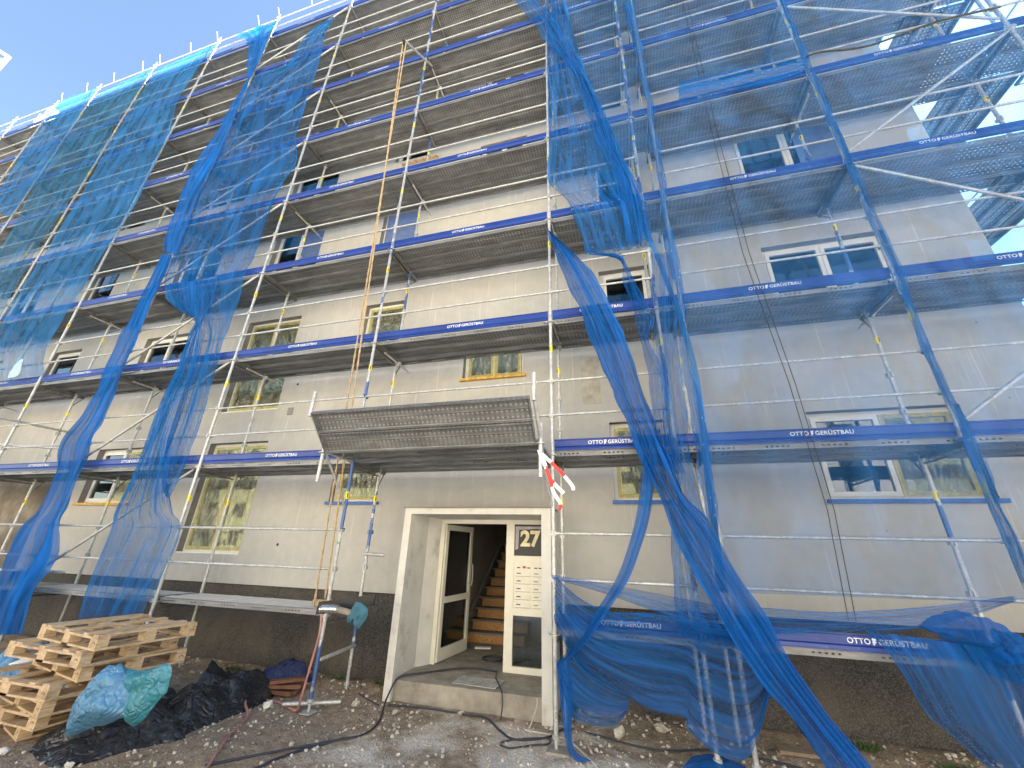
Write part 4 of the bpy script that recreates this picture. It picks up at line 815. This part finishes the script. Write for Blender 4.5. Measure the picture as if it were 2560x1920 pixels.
line('power_cable', [G(-2.2, .45), G(-1.7, .52), G(-1.16, .51), G(-.92, .5), G(-.67, .26), G(-.46, .12), G(-.15, .26), G(-.03, .49), G(.07, .55), G(.35, .41), G(.77, .31), G(1.08, .34), G(1.6, .5), G(2.3, .35)], .011, CBL, 'dark cable snaking along the ground past the porch standard', 'cable')
line('power_cable', [G(-.59, 0), G(-.46, .12), G(-.14, .24), G(-.1, .1), G(-.24, .05), G(-.46, -.07), G(-.58, -.04)], .009, CBL, 'small loop of dark cable in the white plaster dust', 'cable')
line('power_cable', [(-.33, .62, -.98), (-.33, .6, -1.05), G(-.38, .45), G(-.4, .38), G(-.09, .34), G(.12, .17), G(.34, -.14), G(.44, -.28), G(.6, -.6)], .008, CBW, 'off white cable running from the right porch pillar to the front', 'cable')
line('power_cable', [G(-2.9, -2.0), G(-2.52, -1.3), G(-2.44, -1.11), G(-2.36, -.82), G(-2.13, -.51)], .012, CBL, 'dark cable at the bottom edge left of centre', 'cable')
cc = [(-1.33+.17*cos(k*.5), 2.0+.15*sin(k*.5), -.95+.0008*k) for k in range(26)]
line('cable_coil', cc+[(-1.05, 1.7, -.94), (-.9, 1.62, -.94)], .009, CBL, 'coiled cable on the hall floor inside the door', 'cable')
line('cable_coil', [(-.62+.1*cos(k*.5), 1.62+.08*sin(k*.5), -.95+.003*k) for k in range(26)]+[(-.4, 1.9, -.93), (-.35, 2.4, -.9)], .009, CBL, 'cable loop behind the lower side pane', 'cable')
line('hose', [(-2.87, -.26, -.15), (-2.84, -.27, -.35), (-2.9, -.25, -.7), (-2.98, -.2, -1.0), (-3.08, -.1, -1.17), G(-3.2, 0, .015), G(-3.16, -.05, .015), G(-3.51, .07, .015), G(-3.75, .07, .02), (-3.9, -.02, -1.1), (-3.75, -.22, -1.14), G(-3.5, -.4, .015), G(-3.27, -.83, .015), G(-3.02, -1.18, .015), G(-2.86, -1.45, .015), G(-2.7, -1.9, .015)], .013, CBR, 'dusty pink hose hanging from the foil wrapped pipe and trailing over the ground', 'hose')
line('power_cable', [(-2.88, .72, -.3), (-2.85, .74, -.8), (-2.82, .76, -1.15), G(-2.7, .6), G(-2.3, .4)], .007, CBL, 'thin black cable down the plinth left of the porch', 'cable')
# hoist end at the lowest deck
m = MB().poly([(-3.1, -.06, -.05), (-2.33, .02, .07), (-2.34, .02, -.06), (-3.12, -.06, -.2)], .018); tag(m.build('plywood_strip', BLK), 'black coated plywood strip fixed across the end of the lowest deck', 'board')
fp = thing('foil_wrapped_pipe', 'pipe wrapped in silver foil under the plywood strip', 'pipe', (-2.9, -.2, -.11))
MB().tube(smooth_path([(0, 0, 0), (.12, 0, .01), (.3, 0, .0), (.42, .02, -.03), (.5, .05, -.08)], 4), .037, 12).build('pipe', CONC, fp)
pp = smooth_path([(-.03, 0, 0), (.1, 0, .01), (.22, 0, .01)], 8)
MB().tube(pp, [.05+.012*noise.noise(Vector((i*1.3, 0, 0))) for i in range(len(pp))], 14).build('foil_wrap', FOIL, fp)
tag(blob([(-2.45, .0), (-2.3, -.04), (-2.26, -.12), (-2.32, -.24), (-2.38, -.3), (-2.42, -.2), (-2.48, -.24), (-2.54, -.2), (-2.5, -.1)], .08, -.2, 'y', 16, 90, .9, 31).build('rag', RAG), 'teal rag tied round the pipe next to the porch', 'cloth')
# warning tape
tp = thing('warning_tape', 'red and white barrier tape tied to the lower canopy post', 'tape', (-.02, -.66, 1.6)); TAPE = m_stripes()
for pl_ in (((-.05, 1.7), (.0, 1.63), (.03, 1.56), (.1, 1.37), (.24, 1.22)), ((.0, 1.66), (.03, 1.63), (.21, 1.45), (.33, 1.3), (.34, 1.25)), ((-.04, 1.68), (.0, 1.6), (.07, 1.44), (.13, 1.23), (.2, 1.12), (.19, 1.05)),):
    ps = smooth_path([(x, -.69, z) for x, z in pl_], 6); m = MB(); m.uv = []; vs = []; L = 0
    for i, p in enumerate(ps):
        if i: L += (p-ps[i-1]).length
        d_ = (ps[min(i+1, len(ps)-1)]-ps[max(0, i-1)]).normalized(); nn = Vector((d_.z, .35*sin(i*.5+pl_[1][0]*40), -d_.x))
        wd = .019*min(1, .3+i*.12)
        for s_ in (-1, 1): vs.append(p+nn*wd*s_-Vector((-.02, -.66, 1.6))); m.uv.append((s_, L/.42+pl_[1][0]*5))
    m.add(vs, [(2*i, 2*i+1, 2*i+3, 2*i+2) for i in range(len(ps)-1)], True); m.build('tape_strip', TAPE, tp)
# rubble
ico = None
def stone_mb(m, c, r, seed, mi=0):
    n1, n2 = 6, 4; q = Euler((seed, seed*2.1, seed*.7)).to_matrix(); vs = []
    for a in range(n2+1):
        for b in range(n1):
            th, ph = pi*a/n2, 2*pi*b/n1+.5*a
            v = Vector((sin(th)*cos(ph), sin(th)*sin(ph), cos(th)*.72)); v = q @ v
            v *= r*(.8+.5*noise.noise(v*1.4+Vector((seed*7, 0, 0)))); v.z *= .75
            vs.append(v+Vector(c))
    m.add(vs, [(a*n1+b, a*n1+(b+1) % n1, (a+1)*n1+(b+1) % n1, (a+1)*n1+b) for a in range(n2) for b in range(n1)], False, mi)
m = MB(); rr = random.Random(5)
def ok(x, y): return not (-2.38 < x < -.14 and y > .6) and y < 1.12 and not (-6 < x < -4.3 and -1.7 < y < -.8)
for k in range(9000):
    x = rr.uniform(-6.5, 4.6); y = rr.uniform(-2.3, 1.1)
    if not ok(x, y): continue
    dn = noise.noise(Vector((x*1.3, y*1.3, 5)))+.08+.4*max(0, 1-abs(x+.2)/2.0)+(.3 if -3.8 < x < -2.2 and y < -.1 else 0)+.15*(y > .5)
    if dn < rr.uniform(-.3, .6): continue
    r = .006+.026*rr.random()**3.
    stone_mb(m, (x, y, gz(x, y)+r*.3), r, rr.uniform(0, 60))
o = m.build('rubble', STONE); o['kind'] = 'stuff'; o['label'] = 'broken plaster and gravel crumbs strewn over the ground'; o['category'] = 'rubble'
for k, (x, y, r, lb) in enumerate(((-3.55, -.07, .085, 'largest white stone beside the pink hose'), (-4.05, -1.72, .05, 'pale stone at the lower edge of the black sheet'), (-4.85, -1.78, .06, 'pale stone under the lowest pallet corner'), (-2.0, .28, .05, 'grey stone against the left foot of the porch'), (-.55, .52, .045, 'stone at the foot of the doorstep near its right end'), (-1.25, .5, .045, 'chunk at the foot of the doorstep near its middle'), (-2.55, -.75, .045, 'pale chunk next to the dark cable left of the porch'), (.6, .45, .1, 'flat broken concrete slab right of the porch standard'), (1.05, .75, .09, 'concrete lump under the net pouch'), (-2.6, .35, .07, 'flat grey slab by the rear standard foot'))):
    mm = MB(); stone_mb(mm, (0, 0, 0), r, k*3.3+1)
    ob = mm.build('stone', WSTONE if k < 3 else STONE, None, (x, y, gz(x, y)+r*.35)); tag(ob, lb, 'stone', 'larger loose stones')
m = MB().bb(-.09, .14, -.1, .09, -.03, .025); tag(m.build('concrete_pad', CONC, None, (.0, -.0, -1.225)), 'concrete pad under the porch corner standard', 'slab')
m = MB()
for k in range(5): m.box((.0+.02*k, .03*k, .03+.045*(k//2)), (.42, .1, .04), Matrix.Rotation(.2*k, 4, 'Z'))
tag(m.build('broken_planks', RUST, None, (-3.72, .28, -1.19)), 'reddish broken planks piled in front of the navy bag', 'wood scrap')
m = MB().box((0, 0, 0), (.42, .12, .03)); o = m.build('plank', simple('weathered plank', (.22, .16, .11), .85), None, (2.35, .62, -1.15)); o.rotation_euler = (.1, .05, .2); tag(o, 'weathered board lying on the ground in front of the plinth at lower right', 'board')
m = MB().tube([(-3.35, -.05, -1.165), (-2.75, .25, -1.16)], .022, 10); tag(m.build('steel_tube', TB), 'loose steel tube on the ground between the standards', 'tube')
m = MB()
for k in range(15): m.bb(-.3+k*.0425, -.296+k*.0425, -.17, .17, -.006, .006)
for k in range(9): m.bb(-.3, .3, -.17+k*.0425, -.166+k*.0425, -.006, .006)
o = m.build('boot_grating', ALU, None, (-1.16, .86, -.955)); o.rotation_euler = (0, 0, -.04); tag(o, 'metal boot scraper grating let into the doorstep', 'grating')
m = MB().bb(-.14, .14, -.06, .06, 0, .02); o = m.build('styrofoam_tray', FOAM, None, (-1.75, 2.72, -.965)); o.rotation_euler = (0, 0, .3); tag(o, 'small white tray on the hall floor before the stairs', 'tray')
# weeds
def weed(x, y, n, h, lb, seed):
    rd = random.Random(seed); m = MB(); z = gz(x, y)
    for k in range(n):
        a = rd.uniform(0, 2*pi); L = h*rd.uniform(.5, 1.1); b = Vector((rd.uniform(-.12, .12), rd.uniform(-.06, .06), 0)); d_ = Vector((cos(a)*.6, sin(a)*.6, rd.uniform(.4, 1.2))).normalized(); s_ = Vector((-sin(a), cos(a), 0))*.012
        m.add([b, b+d_*L*.5-s_, b+d_*L-Vector((0, 0, L*.2)), b+d_*L*.5+s_], [(0, 1, 2, 3)])
    tag(m.build('weed', LEAF, None, (x, y, z)), lb, 'plant', 'weeds along the plinth')
for a in ((-2.62, .95, 46, .1, 'small weed tuft at the plinth just left of the porch', 1), (-3.25, .9, 40, .09, 'weeds behind the front standard left of the porch', 2), (-5.1, .8, 50, .09, 'weed tuft at the plinth behind the pallets', 3), (3.0, .85, 90, .11, 'weeds at the plinth foot at the lower right', 4), (3.7, .7, 80, .12, 'weed clump near the lower right corner', 5)): weed(*a)
# dust and rubble heap on the lowest decks
for (x0, x1, lb) in ((-9.0, -6.1, 'plaster dust layer on the lowest deck behind the net bundles'), (-5.98, -3.15, 'plaster dust layer on the lowest deck left of the rope')):
    m = MB(); nx, ny = 60, 14
    m.add([(x0+(x1-x0)*i/nx, .05+.62*j/ny, -.147+.012*max(0, noise.noise(Vector((x0+i*.4, j*.5, 3)))+.35)*(1 if 0 < j < ny else 0)) for i in range(nx+1) for j in range(ny+1)], [(i*(ny+1)+j, (i+1)*(ny+1)+j, (i+1)*(ny+1)+j+1, i*(ny+1)+j+1) for i in range(nx) for j in range(ny)], True)
    o = m.build('plaster_dust', WSTONE); o['kind'] = 'stuff'; o['label'] = lb; o['category'] = 'dust'
# roof-edge bits at the upper left
t = thing('roof_hoist', 'white metal hoist frame standing on the top deck at the far left', 'hoist', (-21.6, .3, 15.9))
MB().tube([(-.5, 0, 0), (-.5, 0, 1.5)], .05, 8).tube([(.5, 0, 0), (.5, 0, 1.3)], .05, 8).build('posts', WHT, t)
MB().tube([(-.7, 0, 1.2), (.9, 0, 1.0)], .05, 8).tube([(-.5, 0, .4), (.5, 0, 1.1)], .035, 8).bb(.1, .45, -.1, .12, .9, 1.5).build('frame', WHT, t)
t = thing('crane_tip', 'white lattice frame tip poking in at the left picture edge above the roof', 'crane', (-29.6, 0, 24.4))
MB().tube([(-3, 0, 2.5), (.33, 0, .03)], .09, 6).tube([(.33, 0, .06), (.28, 0, -.9), (-.3, 0, -2.6)], .08, 6).tube([(-3, 0, 1.7), (-.05, 0, -.05)], .05, 6).tube([(0, 0, .2), (-.1, 0, -1.1)], .04, 6).build('frame', WHT, t)
# facing apartment block across the yard (mirrors in the windows, bounces light)
fb = thing('facing_building', 'cream apartment block across the yard mirrored in the window panes', 'building', (0, -27, -1.21))
MB().bb(-45, 45, -10, 0, 0, 18).build('wall', CITY, fb)
m = MB()
for i in range(24):
    for j in range(5): m.bb(-43+i*3.7, -41.5+i*3.7, -.02, .03, 1.5+j*2.8, 2.9+j*2.8)
m.build('windows', simple('distant window', (.06, .07, .08), .2), fb)
